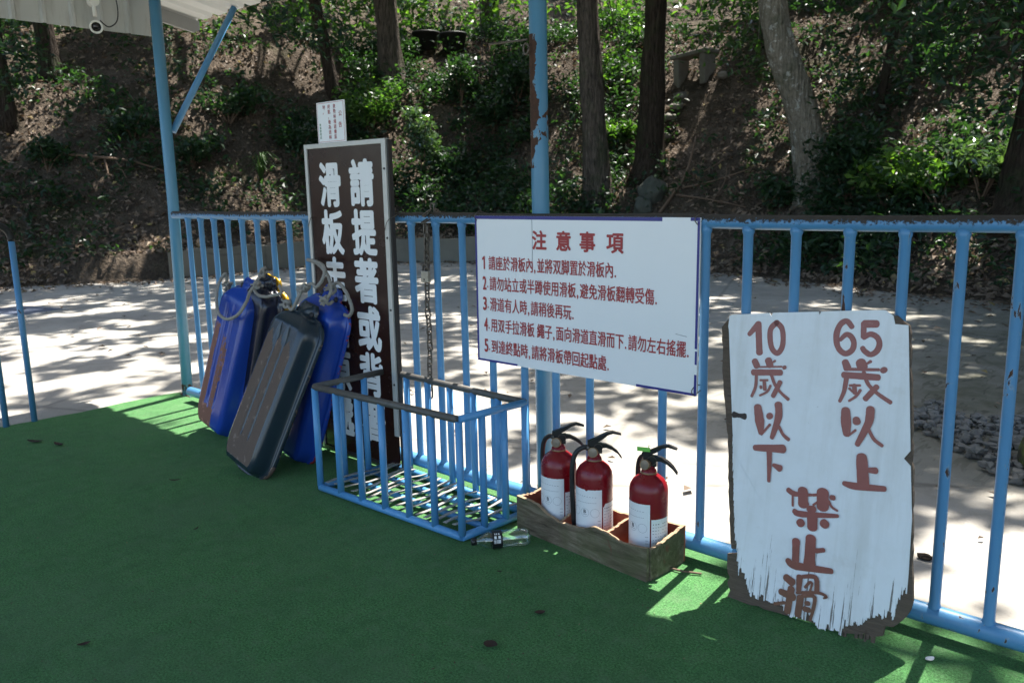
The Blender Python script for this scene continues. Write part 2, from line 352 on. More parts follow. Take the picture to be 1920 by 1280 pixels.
def sledmat(name, col, worn, rimc):
    m = Mat(name); a = m.n('ShaderNodeAttribute', attribute_name='wear'); p = m.obj()
    st = m.noise(m.mapping(p, (1, .12, 1)), 70, 5, .7); fine = m.noise(p, 190, 4, .75)
    k = m.math('ADD', a.outputs['Fac'], m.math('MULTIPLY', m.math('SUBTRACT', st, .5), .62))
    mask = m.ramp(k, [(.50, 0), (.58, 1)])
    base = m.mix(m.noise(p, 4, 3), tuple(v*.85 for v in col), tuple(v*1.15 for v in col))
    base = m.mix(m.ramp(fine, [(.66, 0), (.74, .55)]), base, tuple(min(1, v*1.3+.10) for v in col))
    wc = m.mix(fine, tuple(v*.55 for v in worn), tuple(v*1.5 for v in worn))
    wc = m.mix(m.ramp(m.noise(p, 26, 4, .6), [(.60, 0), (.68, .8)]), wc, tuple(min(1, v*2.1+.05) for v in worn))
    c = m.mix(mask, base, wc)
    r2 = m.n('ShaderNodeAttribute', attribute_name='rim')
    c = m.mix(m.ramp(m.math('ADD', r2.outputs['Fac'], m.math('MULTIPLY', m.math('SUBTRACT', m.noise(p, 40, 4), .5), 1.1)), [(.80, 0), (.86, 1)]), c, rimc)
    m.set(c, m.mix(mask, (.20,)*3, (.78,)*3), spec=.5); m.bump(m.math('MULTIPLY_ADD', fine, .6, m.math('MULTIPLY', mask, -.5)), .3, .002); return m.m
M_SLEDB = sledmat('blue_sled_plastic', (.012, .050, .295), (.20, .085, .055), (.26, .035, .03))
M_SLEDK = sledmat('slate_sled_plastic', (.014, .026, .036), (.100, .068, .050), (.12, .08, .065))
M_SLEDN = sledmat('black_sled_plastic', (.008, .010, .022), (.05, .04, .04), (.06, .05, .05))
M_SLEDY = sledmat('yellow_sled_plastic', (.62, .36, .010), (.35, .22, .08), (.5, .3, .05))

m = Mat('crate_wood'); p = m.obj(); f = m.noise(m.mapping(p, (.35, 3, 3)), 14, 6, .7, .6); x, y, z = m.sep(p)
c = m.ramp(f, [(.30, (.040, .030, .020)), (.52, (.15, .118, .082)), (.75, (.30, .25, .185))])
c = m.mix(m.math('MULTIPLY', m.ramp(m.noise(p, 6, 5, .65), [(.42, 0), (.64, 1)]), .6), c, (.085, .098, .042))
c = m.mix(m.ramp(m.noise(m.mapping(p, (1, 1, .6)), 11, 4, .6, .5), [(.66, 0), (.72, .55)]), c, (.17, .035, .03))
m.set(c, .85, spec=.15); m.bump(f, .5, .006); M_CRATE = m.m
m = Mat('crate_inner_wood'); p = m.obj(); f = m.noise(m.mapping(p, (.4, 1, 2.5)), 18, 6, .7)
m.set(m.mix(f, (.20, .055, .028), (.52, .20, .12)), .85, spec=.15); m.bump(f, .4, .004); M_CRATEIN = m.m
m = Mat('raw_wood_edge'); p = m.obj(); f = m.noise(p, 45, 4); m.set(m.mix(f, (.16, .10, .05), (.42, .31, .20)), .9); m.bump(f, .5, .004); M_RAW = m.m

m = Mat('red_cylinder_paint'); p = m.pos(); f = m.noise(p, 50, 4, .7)
m.set(m.mix(m.ramp(f, [(.66, 0), (.74, .5)]), (.185, .005, .010), (.25, .09, .07)), m.ramp(m.noise(p, 16), [(.3, .22), (.7, .40)])); M_RED = m.m
m = Mat('extinguisher_label'); p = m.pos(); f = m.noise(p, 45, 5, .7); m.set(m.mix(m.ramp(f, [(.60, 0), (.80, .5)]), (.74, .76, .76), (.50, .50, .48)), .42); M_LABEL = m.m
M_INK = simple('label_ink', (.14, .15, .17), .6)
M_INKD = simple('dark_label_ink', (.03, .03, .035), .6)
M_GAUGE = simple('brass_gauge', (.26, .17, .09), .35, .6, .2, 60)
M_GLASSF = simple('gauge_face', (.20, .16, .12), .2)
M_GREENT = simple('green_tag', (.16, .50, .07), .5)
m = Mat('clear_plastic'); gl = m.n('ShaderNodeBsdfGlossy'); gl.inputs['Roughness'].default_value = .06; gl.inputs['Color'].default_value = (.95, .97, .97, 1)
tr = m.n('ShaderNodeBsdfTransparent'); tr.inputs['Color'].default_value = (.90, .94, .93, 1); fr = m.n('ShaderNodeLayerWeight'); fr.inputs['Blend'].default_value = .22
x = m.n('ShaderNodeMixShader'); m.l(m.math('MULTIPLY_ADD', fr.outputs['Facing'], .85, .12), x.inputs[0]); m.l(tr.outputs[0], x.inputs[1]); m.l(gl.outputs[0], x.inputs[2]); m.l(x.outputs[0], m.o.inputs['Surface']); M_CLEAR = m.m

m = Mat('board_white_paint'); p = m.obj(); f = m.noise(m.mapping(p, (2.5, 1, .25)), 22, 5, .7); g = m.noise(p, 5, 5, .7)
c = m.mix(m.ramp(g, [(.45, 0), (.75, .5)]), (.74, .77, .78), (.60, .61, .58))
hx, hy, hz = m.sep(p)
low = m.math('MULTIPLY', m.ramp(m.math('MULTIPLY', hz, 1.0), [(.05, 1), (.34, 0)]), .20)
c = m.mix(m.ramp(m.math('ADD', m.noise(m.mapping(p, (6, 1, .16)), 16, 5, .75), low), [(.74, 0), (.765, .9)]), c, (.10, .08, .06))
c = m.mix(m.ramp(m.noise(p, 60, 4, .7), [(.72, 0), (.78, .6)]), c, (.30, .28, .25))
c = m.mix(m.ramp(m.noise(m.mapping(p, (1, 1, .10)), 11, 5, .7), [(.50, 0), (.72, .38)]), c, (.46, .46, .41))
c = m.mix(m.ramp(m.math('ADD', m.noise(p, 3.2, 6, .7), m.math('MULTIPLY', low, .6)), [(.60, 0), (.78, .5)]), c, (.40, .38, .30))
m.set(c, .5); m.bump(f, .25, .002); M_BOARDW = m.m
m = Mat('torn_plywood'); p = m.obj(); f = m.noise(m.mapping(p, (.5, 1, 5)), 22, 6, .75, .4); m.set(m.mix(f, (.030, .022, .016), (.19, .14, .10)), .9); m.bump(f, .8, .008); M_PLY = m.m
m = Mat('brush_paint'); p = m.obj(); hx, hy, hz = m.sep(p); f = m.noise(m.mapping(p, (1, 1, 1)), 34, 4, .7)
c = m.mix(f, (.20, .048, .040), (.30, .085, .070)); c = m.mix(m.ramp(m.math('ADD', hz, m.math('MULTIPLY', f, .08)), [(.10, 1), (.27, 0)]), c, m.mix(f, (.13, .060, .036), (.22, .10, .06)))
c = m.mix(m.ramp(m.noise(p, 70, 4, .7), [(.62, 0), (.75, .5)]), c, (.42, .20, .15)); m.set(c, .35); M_BRUSH = m.m
M_PAPER = simple('paper_scrap', (.75, .75, .73), .7)
M_GRAVEL = simple('grey_gravel', (.16, .155, .145), .95, 0, .5, 25, .5)
M_PLATE = simple('cover_plate', (.10, .12, .17), .6, .2, .2, 10)
BOARD_STROKES = [[(-0.2294, 0.7861, 0.006), (-0.2055, 0.8165, 0.0087)], [(-0.2047, 0.8193, 0.0087), (-0.1986, 0.7763, 0.0086), (-0.1925, 0.7362, 0.009)], [(-0.15, 0.8277, 0.0071), (-0.1654, 0.8084, 0.0072), (-0.1648, 0.7799, 0.0072), (-0.1558, 0.7522, 0.0071), (-0.1389, 0.7407, 0.0071), (-0.1269, 0.7588, 0.007), (-0.1265, 0.7872, 0.007), (-0.1335, 0.8132, 0.0071), (-0.15, 0.8277, 0.0071)], [(0.0609, 0.8351, 0.0065), (0.0454, 0.8494, 0.0068), (0.0294, 0.8384, 0.0072), (0.0221, 0.8122, 0.0075), (0.0264, 0.7839, 0.0072), (0.0377, 0.7677, 0.0069), (0.0533, 0.7622, 0.0068), (0.0681, 0.7743, 0.0071), (0.0703, 0.7935, 0.0071), (0.0612, 0.8092, 0.0068), (0.0478, 0.8132, 0.0062), (0.0338, 0.7975, 0.0047)], [(0.0934, 0.8463, 0.0094), (0.1231, 0.849, 0.0093)], [(0.0908, 0.8473, 0.0067), (0.0935, 0.8116, 0.0067)], [(0.0942, 0.8101, 0.0061), (0.1112, 0.8206, 0.0066), (0.1293, 0.8131, 0.0069), (0.1362, 0.796, 0.0069), (0.1308, 0.7774, 0.0069), (0.1164, 0.767, 0.0066), (0.1011, 0.774, 0.0067), (0.0942, 0.782, 0.0061)], [(0.0532, 0.7393, 0.0087), (0.0605, 0.7243, 0.0096)], [(0.0939, 0.7428, 0.0119), (0.0996, 0.7319, 0.0128)], [(0.1189, 0.749, 0.0039), (0.1084, 0.7405, 0.0024)], [(0.0547, 0.7198, 0.004), (0.1418, 0.7298, 0.0036)], [(0.1541, 0.7308, 0.0089), (0.1545, 0.7302, 0.0089)], [(0.0533, 0.7043, 0.0078), (0.1425, 0.7095, 0.0078)], [(0.061, 0.6958, 0.0062), (0.0586, 0.6605, 0.0053), (0.0501, 0.632, 0.0041)], [(0.0722, 0.6783, 0.0031), (0.0989, 0.6821, 0.0031)], [(0.0838, 0.68, 0.0052), (0.0875, 0.66, 0.0055)], [(0.0716, 0.6703, 0.0031), (0.0811, 0.6622, 0.0025)], [(0.1008, 0.6698, 0.0037), (0.0914, 0.652, 0.0034), (0.0745, 0.6368, 0.0028)], [(0.1048, 0.7175, 0.0052), (0.1194, 0.6882, 0.0045), (0.1456, 0.6671, 0.0045), (0.1799, 0.6491, 0.005)], [(0.1414, 0.6845, 0.0066), (0.1162, 0.6486, 0.0064)], [(-0.2038, 0.7102, 0.0087), (-0.1959, 0.6975, 0.0087)], [(-0.1627, 0.7173, 0.0096), (-0.1567, 0.7045, 0.0095)], [(-0.1427, 0.7184, 0.0031), (-0.1537, 0.7096, 0.002)], [(-0.1959, 0.6941, 0.0024), (-0.1211, 0.7044, 0.0024)], [(-0.1134, 0.7033, 0.006), (-0.1129, 0.7027, 0.006)], [(-0.2045, 0.6773, 0.008), (-0.1227, 0.6874, 0.0077)], [(-0.1941, 0.6677, 0.0045), (-0.1933, 0.637, 0.0042), (-0.2021, 0.6076, 0.0038)], [(-0.1808, 0.6576, 0.0031), (-0.159, 0.6606, 0.0031)], [(-0.1693, 0.6575, 0.0045), (-0.1642, 0.633, 0.0051)], [(-0.1775, 0.64, 0.0038), (-0.1762, 0.6354, 0.0038)], [(-0.1486, 0.6461, 0.0034), (-0.1562, 0.6281, 0.0031), (-0.1774, 0.6134, 0.0028)], [(-0.1488, 0.6772, 0.0044), (-0.1363, 0.6519, 0.0041), (-0.1166, 0.6313, 0.0037), (-0.0926, 0.6155, 0.0046)], [(-0.1211, 0.6601, 0.0064), (-0.1375, 0.618, 0.0061)], [(-0.1802, 0.5791, 0.0103), (-0.1704, 0.5413, 0.0127), (-0.1624, 0.5068, 0.0069)], [(-0.1608, 0.502, 0.0027), (-0.1384, 0.5349, 0.0034)], [(-0.1422, 0.5604, 0.0095), (-0.1409, 0.5583, 0.0095)], [(-0.1194, 0.5956, 0.0101), (-0.1153, 0.5609, 0.0097), (-0.1282, 0.4991, 0.0057)], [(-0.1111, 0.5347, 0.004), (-0.0964, 0.5137, 0.0043), (-0.0794, 0.5028, 0.005)], [(0.069, 0.6104, 0.0102), (0.0729, 0.5798, 0.0124), (0.0783, 0.5473, 0.0086)], [(0.0825, 0.5426, 0.0025), (0.1002, 0.5617, 0.0031)], [(0.0989, 0.5907, 0.0086), (0.1012, 0.5841, 0.0098)], [(0.1324, 0.6239, 0.0099), (0.1331, 0.6027, 0.0105), (0.1295, 0.5802, 0.0091), (0.1088, 0.5244, 0.0061)], [(0.1341, 0.5685, 0.0039), (0.1497, 0.5463, 0.0042), (0.1718, 0.5333, 0.0042)], [(-0.1754, 0.4608, 0.0076), (-0.0927, 0.4734, 0.011)], [(-0.1315, 0.4577, 0.0075), (-0.1275, 0.4211, 0.0065), (-0.124, 0.3735, 0.0042)], [(-0.1142, 0.4224, 0.0051), (-0.0961, 0.4169, 0.0092)], [(0.1238, 0.4935, 0.0125), (0.1354, 0.4237, 0.014)], [(0.1441, 0.4624, 0.0056), (0.1625, 0.4651, 0.0082)], [(0.086, 0.414, 0.0058), (0.1171, 0.4129, 0.0088), (0.1893, 0.4222, 0.0066)], [(-0.0643, 0.3615, 0.0066), (-0.0437, 0.355, 0.0066), (0.0034, 0.3626, 0.0032)], [(-0.0501, 0.348, 0.0029), (-0.0471, 0.3203, 0.0029)], [(-0.0233, 0.3688, 0.0126), (-0.018, 0.3314, 0.0126)], [(-0.0063, 0.3384, 0.0028), (-0.0042, 0.3339, 0.0028)], [(0.0066, 0.3633, 0.0036), (0.0389, 0.3729, 0.0036)], [(0.0321, 0.3762, 0.0147), (0.0363, 0.3376, 0.0146)], [(0.0574, 0.3683, 0.0067), (0.0626, 0.3687, 0.0066)], [(0.0232, 0.3496, 0.0028), (0.0103, 0.3366, 0.0028)], [(0.0508, 0.3561, 0.0035), (0.0614, 0.3424, 0.0031), (0.0763, 0.3364, 0.0027)], [(-0.0005, 0.3224, 0.008), (0.0123, 0.3256, 0.008)], [(-0.0405, 0.3064, 0.0066), (-0.0192, 0.3033, 0.0081), (0.0783, 0.3223, 0.0047)], [(0.0109, 0.3046, 0.0136), (0.0142, 0.2744, 0.0124)], [(-0.0209, 0.28, 0.0106), (-0.018, 0.2765, 0.0106)], [(0.0434, 0.2939, 0.0107), (0.0494, 0.2905, 0.0106)], [(-0.0266, 0.2241, 0.0098), (-0.0225, 0.1707, 0.009)], [(0.0135, 0.2424, 0.0128), (0.0175, 0.1635, 0.0149)], [(0.0327, 0.213, 0.0064), (0.0513, 0.2202, 0.0055)], [(-0.0439, 0.1637, 0.0074), (-0.0201, 0.1555, 0.0102), (0.0781, 0.169, 0.007)], [(-0.0437, 0.1147, 0.0091), (-0.0258, 0.1066, 0.0102)], [(-0.0544, 0.0702, 0.0083), (-0.0188, 0.0657, 0.0102)], [(-0.0255, 0.0877, 0.009), (-0.0302, 0.0206, 0.0086)], [(-0.0688, 0.0301, 0.0038), (-0.0411, 0.0425, 0.0045)], [(-0.0057, 0.1274, 0.0081), (-0.0044, 0.088, 0.0061)], [(-0.0005, 0.1298, 0.0044), (0.0377, 0.1393, 0.006), (0.0457, 0.1036, 0.0064)], [(0.0127, 0.1038, 0.0036), (0.0233, 0.1208, 0.0036), (0.0304, 0.1196, 0.0028), (0.027, 0.0978, 0.0028)], [(-0.0087, 0.0816, 0.0037), (0.0482, 0.0994, 0.004), (0.0727, 0.0965, 0.0035), (0.0662, 0.0895, 0.0024)], [(0.0025, 0.0712, 0.0089), (-0.0001, 0.0212, 0.0081)], [(0.0061, 0.0766, 0.0044), (0.0417, 0.0837, 0.0052), (0.0364, 0.0184, 0.0036)], [(0.0203, 0.0602, 0.006), (0.0267, 0.0623, 0.006)], [(0.0171, 0.0437, 0.0065), (0.0295, 0.0444, 0.0072)]]
BOARD_FRONT_TOP = [(-0.2956, 0.7932), (-0.2985, 0.8028), (-0.2974, 0.8341), (-0.2889, 0.8381), (-0.1746, 0.8527), (-0.1678, 0.8437), (-0.1648, 0.8543), (-0.034, 0.8683), (-0.0299, 0.8587), (-0.0264, 0.8689), (0.027, 0.8756), (0.1265, 0.886), (0.1417, 0.8865), (0.1623, 0.8738), (0.1687, 0.8528), (0.2017, 0.853), (0.2191, 0.7097), (0.2408, 0.5329), (0.2272, 0.51), (0.2457, 0.4937), (0.2628, 0.3594), (0.2701, 0.2168)]
BOARD_FRONT_TEETH = [(0.2713, 0.1626), (0.2599, 0.1685), (0.2499, 0.1228), (0.2468, 0.0886), (0.2258, 0.0926), (0.2138, 0.0752), (0.1921, 0.0814), (0.1732, 0.0585), (0.1516, 0.0451), (0.1288, 0.0334), (0.1203, 0.0098), (0.0982, 0.0075), (0.0759, 0.0037), (0.0567, 0.0048), (0.0351, 0.0116), (0.0281, 0.0187), (-0.0031, 0.0161), (-0.0187, 0.0125), (-0.0444, 0.0265), (-0.0612, 0.0307), (-0.0849, 0.0213), (-0.1192, 0.0282), (-0.1474, 0.0358), (-0.1564, 0.0561), (-0.1683, 0.0856), (-0.1873, 0.084), (-0.2024, 0.1587), (-0.2127, 0.1975), (-0.2502, 0.4795)]
BOARD_BACK = [(-0.3198, 0.8008), (-0.3003, 0.6372), (-0.2677, 0.4763), (-0.2352, 0.2334), (-0.2208, 0.1495), (-0.2, 0.1527), (-0.1985, 0.139), (-0.2295, 0.1303), (-0.2246, 0.0687), (-0.2164, 0.0586), (-0.2202, 0.0448), (-0.2124, 0.022), (-0.2171, -0.0005), (-0.1592, 0.0014), (-0.0585, 0.0057), (0.0366, 0.0121), (0.0759, 0.0037), (0.1312, 0.0105), (0.1734, 0.0238), (0.1883, 0.0501), (0.1956, 0.0225), (0.2251, 0.0344), (0.2253, 0.0643), (0.2489, 0.0694), (0.2758, 0.102), (0.2845, 0.1268), (0.2848, 0.1487), (0.2498, 0.4859), (0.2053, 0.8505), (0.1689, 0.8758), (-0.2926, 0.8312)]
ROPE_A = [(-3.873, -0.14, 0.756), (-3.856, -0.15, 0.815), (-3.864, -0.17, 0.8), (-3.86, -0.2, 0.75), (-3.828, -0.23, 0.675), (-3.769, -0.25, 0.629), (-3.672, -0.26, 0.617), (-3.586, -0.25, 0.65), (-3.561, -0.22, 0.707), (-3.584, -0.18, 0.752), (-3.572, -0.15, 0.784)]
ROPE_B = [(-3.597, -0.09, 0.829), (-3.615, -0.11, 0.809), (-3.626, -0.13, 0.771), (-3.609, -0.14, 0.739), (-3.55, -0.14, 0.722), (-3.471, -0.13, 0.732), (-3.428, -0.11, 0.748), (-3.49, -0.08, 0.771)]
ROPE_C = [(-3.186, -0.24, 0.725), (-3.116, -0.26, 0.71), (-3.06, -0.26, 0.77), (-3.046, -0.24, 0.806), (-3.017, -0.22, 0.824), (-2.98, -0.22, 0.813), (-2.957, -0.2, 0.853), (-2.974, -0.18, 0.892), (-3.061, -0.15, 0.909), (-3.166, -0.13, 0.914)]
ROPE_D = [(-3.211, -0.1, 0.91), (-3.135, -0.11, 0.902), (-3.053, -0.13, 0.879), (-2.989, -0.15, 0.847), (-2.963, -0.16, 0.815), (-2.938, -0.18, 0.788), (-2.958, -0.19, 0.756), (-2.974, -0.2, 0.733)]
ROPE_E = [(-2.971, -0.15, 0.802), (-2.958, -0.13, 0.824), (-2.914, -0.13, 0.803), (-2.877, -0.13, 0.755), (-2.862, -0.13, 0.715), (-2.897, -0.12, 0.683), (-2.944, -0.11, 0.682)]
LOW_CLUMPS = {'T6': [(-12.3, 5.59, 4.11), (-12.12, 5.86, 3.95), (-11.92, 6.15, 4.05), (-11.78, 6.34, 3.84), (-12.03, 5.99, 3.75), (-12.38, 5.46, 4.2), (-11.67, 6.5, 4.18), (-12.17, 5.78, 3.79), (-11.84, 6.26, 3.55), (-11.58, 6.62, 3.81)], 'T4': [(-3.13, 7.74, 2.98), (-2.87, 7.82, 2.79), (-2.63, 7.89, 2.87), (-2.37, 7.95, 2.63), (-2.2, 7.99, 2.88), (-3.01, 7.78, 2.58), (-2.71, 7.87, 2.5), (-2.45, 7.93, 2.36), (-2.29, 7.97, 2.13), (-2.13, 8.0, 2.5), (-2.84, 7.83, 3.06), (-2.45, 7.93, 3.01), (-2.58, 7.9, 2.15), (-2.09, 8.01, 1.95)], 'T9': [(-4.5, 9.28, 3.45), (-4.3, 9.35, 3.16), (-4.35, 9.34, 2.82), (-4.39, 9.32, 2.55), (-3.56, 9.6, 2.89), (-4.41, 9.31, 2.28), (-4.32, 9.35, 3.5), (-3.65, 9.57, 3.36)], 'T8': [(-14.25, 2.42, 3.59), (-14.21, 2.53, 3.37), (-14.28, 2.31, 3.2), (-14.15, 2.69, 3.69), (-14.17, 2.64, 3.18), (-14.24, 2.43, 3.05), (-14.29, 2.27, 3.43), (-14.3, 2.25, 2.89)], 'T1': [(-9.05, 10.3, 4.09), (-8.82, 10.46, 4.16), (-8.67, 10.57, 3.98), (-9.13, 10.25, 3.73), (-8.9, 10.41, 3.58), (-8.59, 10.62, 4.24), (-8.75, 10.52, 3.35), (-9.02, 10.33, 3.27), (-8.94, 10.38, 4.35), (-9.21, 10.19, 3.46)], 'T3': [(-6.94, 10.11, 3.76), (-6.66, 10.27, 3.9), (-6.36, 10.42, 3.56), (-6.2, 10.5, 3.15), (-6.5, 10.35, 3.33), (-7.08, 10.03, 3.45), (-6.72, 10.23, 3.51), (-6.15, 10.52, 3.78)]}
# ------------------------------------------------------------------ setting: yard, hillside, carpet
yb = MB(); yb.box((-60, -60, -.30), (60, 60, -.012)); tag(yb.build('yard', M_YARD), kind='structure')
NA, NS = 300, 150
A_ = np.linspace(.12, 3.62, NA); Sx = np.concatenate([np.linspace(0, 9, 100), np.linspace(9.4, 48, NS-100)])
AA, SS = np.meshgrid(A_, Sx, indexing='ij'); RR = np.interp(AA, _fa, _fr)+SS
HX, HY = FC[0]+RR*np.cos(AA), FC[1]+RR*np.sin(AA); HZ = terrain(HX+0, HY+0); HZ[:, 0] = -.02
HZ = HZ + (rng.random(HZ.shape)-.5)*.05*smooth(.2, 1, SS)
idx = np.arange(NA*NS).reshape(NA, NS)
q = np.stack([idx[:-1, :-1], idx[1:, :-1], idx[1:, 1:], idx[:-1, 1:]], -1).reshape(-1, 4)[:, ::-1]
tag(np_mesh('hillside', np.stack([HX, HY, HZ], -1).reshape(-1, 3), q, M_SOIL, smooth=True), kind='structure')

cb_ = MB(); pl = []
xs = np.linspace(-4.93, 3.4, 60)
poly = [(-4.94+.012*math.sin(9*yy)+.006*math.sin(31*yy), yy) for yy in np.linspace(-4.6, .07, 40)]+[(xx, .062+.006*math.sin(5*xx)) for xx in xs]+[(3.4, -4.6)]
cb_.prism(poly, -.008, 0, Matrix()); carpet = cb_.build('carpet', M_CARPET)
tag(carpet, 'worn green artificial turf carpet covering the platform floor', 'carpet')

wb = MB(); pts = []
for a in np.linspace(2.08, 2.52, 30):
    r = np.interp(a, _fa, _fr); pts.append((FC[0]+math.cos(a)*r, FC[1]+math.sin(a)*r, math.cos(a), math.sin(a)))
vs = []; fs = []
for i, (x, y, cx, cy) in enumerate(pts):
    h = .40+.02*math.sin(i*1.7); vs += [(x-cx*.02, y-cy*.02, -.05), (x-cx*.02, y-cy*.02, h), (x+cx*.16, y+cy*.16, h), (x+cx*.16, y+cy*.16, -.05)]
for i in range(len(pts)-1):
    b = 4*i
    fs += [(b, b+4, b+5, b+1), (b+1, b+5, b+6, b+2), (b+2, b+6, b+7, b+3)]
fs += [(0, 1, 2, 3), tuple(4*(len(pts)-1)+k for k in (3, 2, 1, 0))]
wb.add(vs, fs); tag(wb.build('retaining_wall', M_WALL), 'low stained concrete retaining wall along the foot of the leafy bank', 'retaining wall')

# ------------------------------------------------------------------ trees on the bank
def trunk_mesh(name, path, rad, mat, parent, limbs=(), flare=True, n=30, rough=.05):
    b = MB(); P = spline(path, 7); m = len(P); rr = []
    for i in range(m):
        t = i/(m-1); r = np.interp(t, np.linspace(0, 1, len(rad)), rad); rr.append(float(r))
    if flare:
        for i in range(m):
            d = (P[i]-P[0]).length; rr[i] *= 1+.75*math.exp(-d/.28)
    b.tube(P, rr, n)
    for i, v in enumerate(b.v):                      # uneven bark outline
        q = Vector(v); k = mnoise.noise(Vector((q.x*4, q.y*4, q.z*1.3)))+.5*mnoise.noise(Vector((q.x*11, q.y*11, q.z*2)))
        th = 2*math.pi*(i % n)/n; k += 1.1*mnoise.noise(Vector((math.cos(th)*4.5, math.sin(th)*4.5, q.z*.9)))
        c = P[min(i//n, m-1)]; b.v[i] = tuple(q+(q-c)*k*rough*2.6)
    for a, c, r in limbs: b.tube([a, (Vector(a)*.5+Vector(c)*.5+Vector((0, 0, .3))), c], [r, r*.7, r*.3], 7)
    return b.build(name, mat, parent)
TREES = {}
def tree(key, base, lean, rad, mat, label, top=9.5, mid=None):
    t = thing('tree', label, 'tree', base, 'trees on the wooded bank')
    B0 = Vector((0, 0, -.25)); h = top-base[2]
    path = [B0]+([Vector(q) for q in mid] if mid else [Vector((lean[0]*.35, lean[1]*.35, h*.35)), Vector((lean[0]*.7, lean[1]*.7, h*.7))])+[Vector((lean[0], lean[1], h))]
    TREES[key] = dict(o=t, base=Vector(base), path=path, rad=rad, mat=mat, clumps=[], top=Vector(base)+Vector((lean[0], lean[1], h)))
rgt = Vector((.742, .671, 0))
tree('T1', (-8.84, 9.91, .95), tuple(rgt*-.55)[:2], [.235, .19, .165, .10], M_BARK, 'thick straight brown trunk standing just right of the tall blue middle post')
tree('T2', (-8.30, 10.68, 1.46), tuple(rgt*.25)[:2], [.25, .185, .165, .10], M_BARKD, 'dark brown trunk rising behind the two grey boulders')
tree('T3', (-4.90, 9.81, 1.02), (-1.2, -.9), [.225, .225, .20, .19, .17, .10], M_BARKL, 'pale mottled grey trunk that bends to one side above the fern clump', mid=[tuple(rgt*-.06)[:2]+(.45,), tuple(rgt*-.30)[:2]+(1.35,), tuple(rgt*-.62)[:2]+(2.2,), tuple(rgt*-.78)[:2]+(3.1,), tuple(rgt*-.95)[:2]+(5,)])
tree('T4', (-1.92, 8.62, .85), (.25, .2), [.34, .24, .2, .12], M_BARKD, 'dark trunk with a flared foot at the right edge, nearest tree to the yard')
tree('T5', (-14.47, 10.04, 3.54), (-.35, -.3), [.26, .23, .2, .12], M_BARK, 'brown trunk on top of the bank behind the bright sunlit bush', top=11)
tree('T6', (-15.02, 8.89, 3.32), tuple(rgt*-1.3)[:2], [.13, .115, .10, .05], M_BARKD, 'thin dark leaning trunk above the small white notice', top=10.5)
tree('T7', (-17.16, 4.02, 3.48), tuple(rgt*-.45)[:2], [.17, .16, .14, .08], M_BARKD, 'short dark trunk seen below the hanging white panel', top=10)
tree('T8', (-16.45, 2.90, 2.53), tuple(rgt*-.2)[:2], [.17, .15, .14, .08], M_BARKD, 'dark trunk among hanging leaves at the far left', top=10)
tree('T9', (-4.52, 10.91, 1.97), tuple(rgt*.85)[:2], [.07, .06, .05, .03], M_BARKD, 'slender dark sapling in the deep shade right of the pale trunk', top=7)
tree('T10', (-16.67, 15.54, 5.54), (.1, 0), [.24, .2, .18, .1], M_BARK, 'far trunk on the upper slope seen above the black tubs', top=12)

tree('T11', (5.6, -5.2, 0), (-.6, .3), [.26, .22, .18, .1], M_BARK, 'unseen tree added past the right end of the shelter, its crown shading the yard', top=9)  # this and the next two: unseen trees, added to carry the shading crowns
tree('T12', (-8.6, -5.6, 0), (.5, .2), [.26, .22, .18, .1], M_BARKD, 'unseen tree added past the left end of the shelter, its crown shading the yard', top=9)
tree('T13', (-1.4, -7.0, 0), (.2, .4), [.28, .24, .2, .1], M_BARK, 'unseen tree added behind the shelter, its crown shading the yard', top=9)
# canopy: clumps of leaves whose shade on the ground leaves the sunny openings the photograph shows
TE = math.tan(SUN_EL); SH = np.array([SUN_DIR.x, SUN_DIR.y])/math.hypot(SUN_DIR.x, SUN_DIR.y)
LIT = [(-9.69,10.88,.9),(-10.32,11.54,.8),(-9.58,10.5,.5),(-13.83,8.95,.6),(-13.29,8.66,.55),(-12.75,8.3,.5),(-12.63,7.78,.6),(-12.23,7.64,.5),(-8.58,11.29,.5),(-8.5,10.96,.45),(-5.75,10.9,.6),(-6.26,11.19,.4),(-2.69,8.72,.7),(-2.47,8.64,.5),(-3.2,9.41,.5),(-18.05,2.03,.8),(-16.83,2.08,.5),(-16.15,2.4,.5),(-16.26,5.14,.35),(-15.8,5.88,.3),(-15.97,6.95,.35),(-16.23,4.42,.25),(-20.05,6.77,1.5),(-19.97,11.56,1.2),(-18.46,12.73,1.3),(-17.31,14.06,1.0),(-17.19,11.57,.8),(-17.63,10.05,.25),(-11.31,11.56,.8),(-18.54,9.44,.4),(-15.54,4.46,.5),(-14.89,4.64,.35),(-9.13,10.31,.4),(-8.26,9.5,.3),(-13.28,5.28,.4),(-11.45,15.66,.7),(-9.69,14.79,.5),(-14.64,7.76,.35),(-15.55,7.08,.2),(-9.19,9.99,.3),(-16.17,4.07,.15)]
LIT += [(-.62,.70,.08),(-.36,.68,.12),(-.1,.70,.12),(.15,.75,.12),(-1.19,-.2,.16),(-1.6,-.05,.3),(-2.4,-.2,.35),(-4.3,-.28,.16),(-3.5,1.0,.3)]
LIT = [(a, b, (c*1.25 if a > -14.5 or b > 8 else c*.75) if b > 2 else c) for a, b, c in LIT]
for c_ in LOW_CLUMPS['T1']: LIT.append((c_[0]-SH[0]*c_[2]/TE, c_[1]-SH[1]*c_[2]/TE, .45))
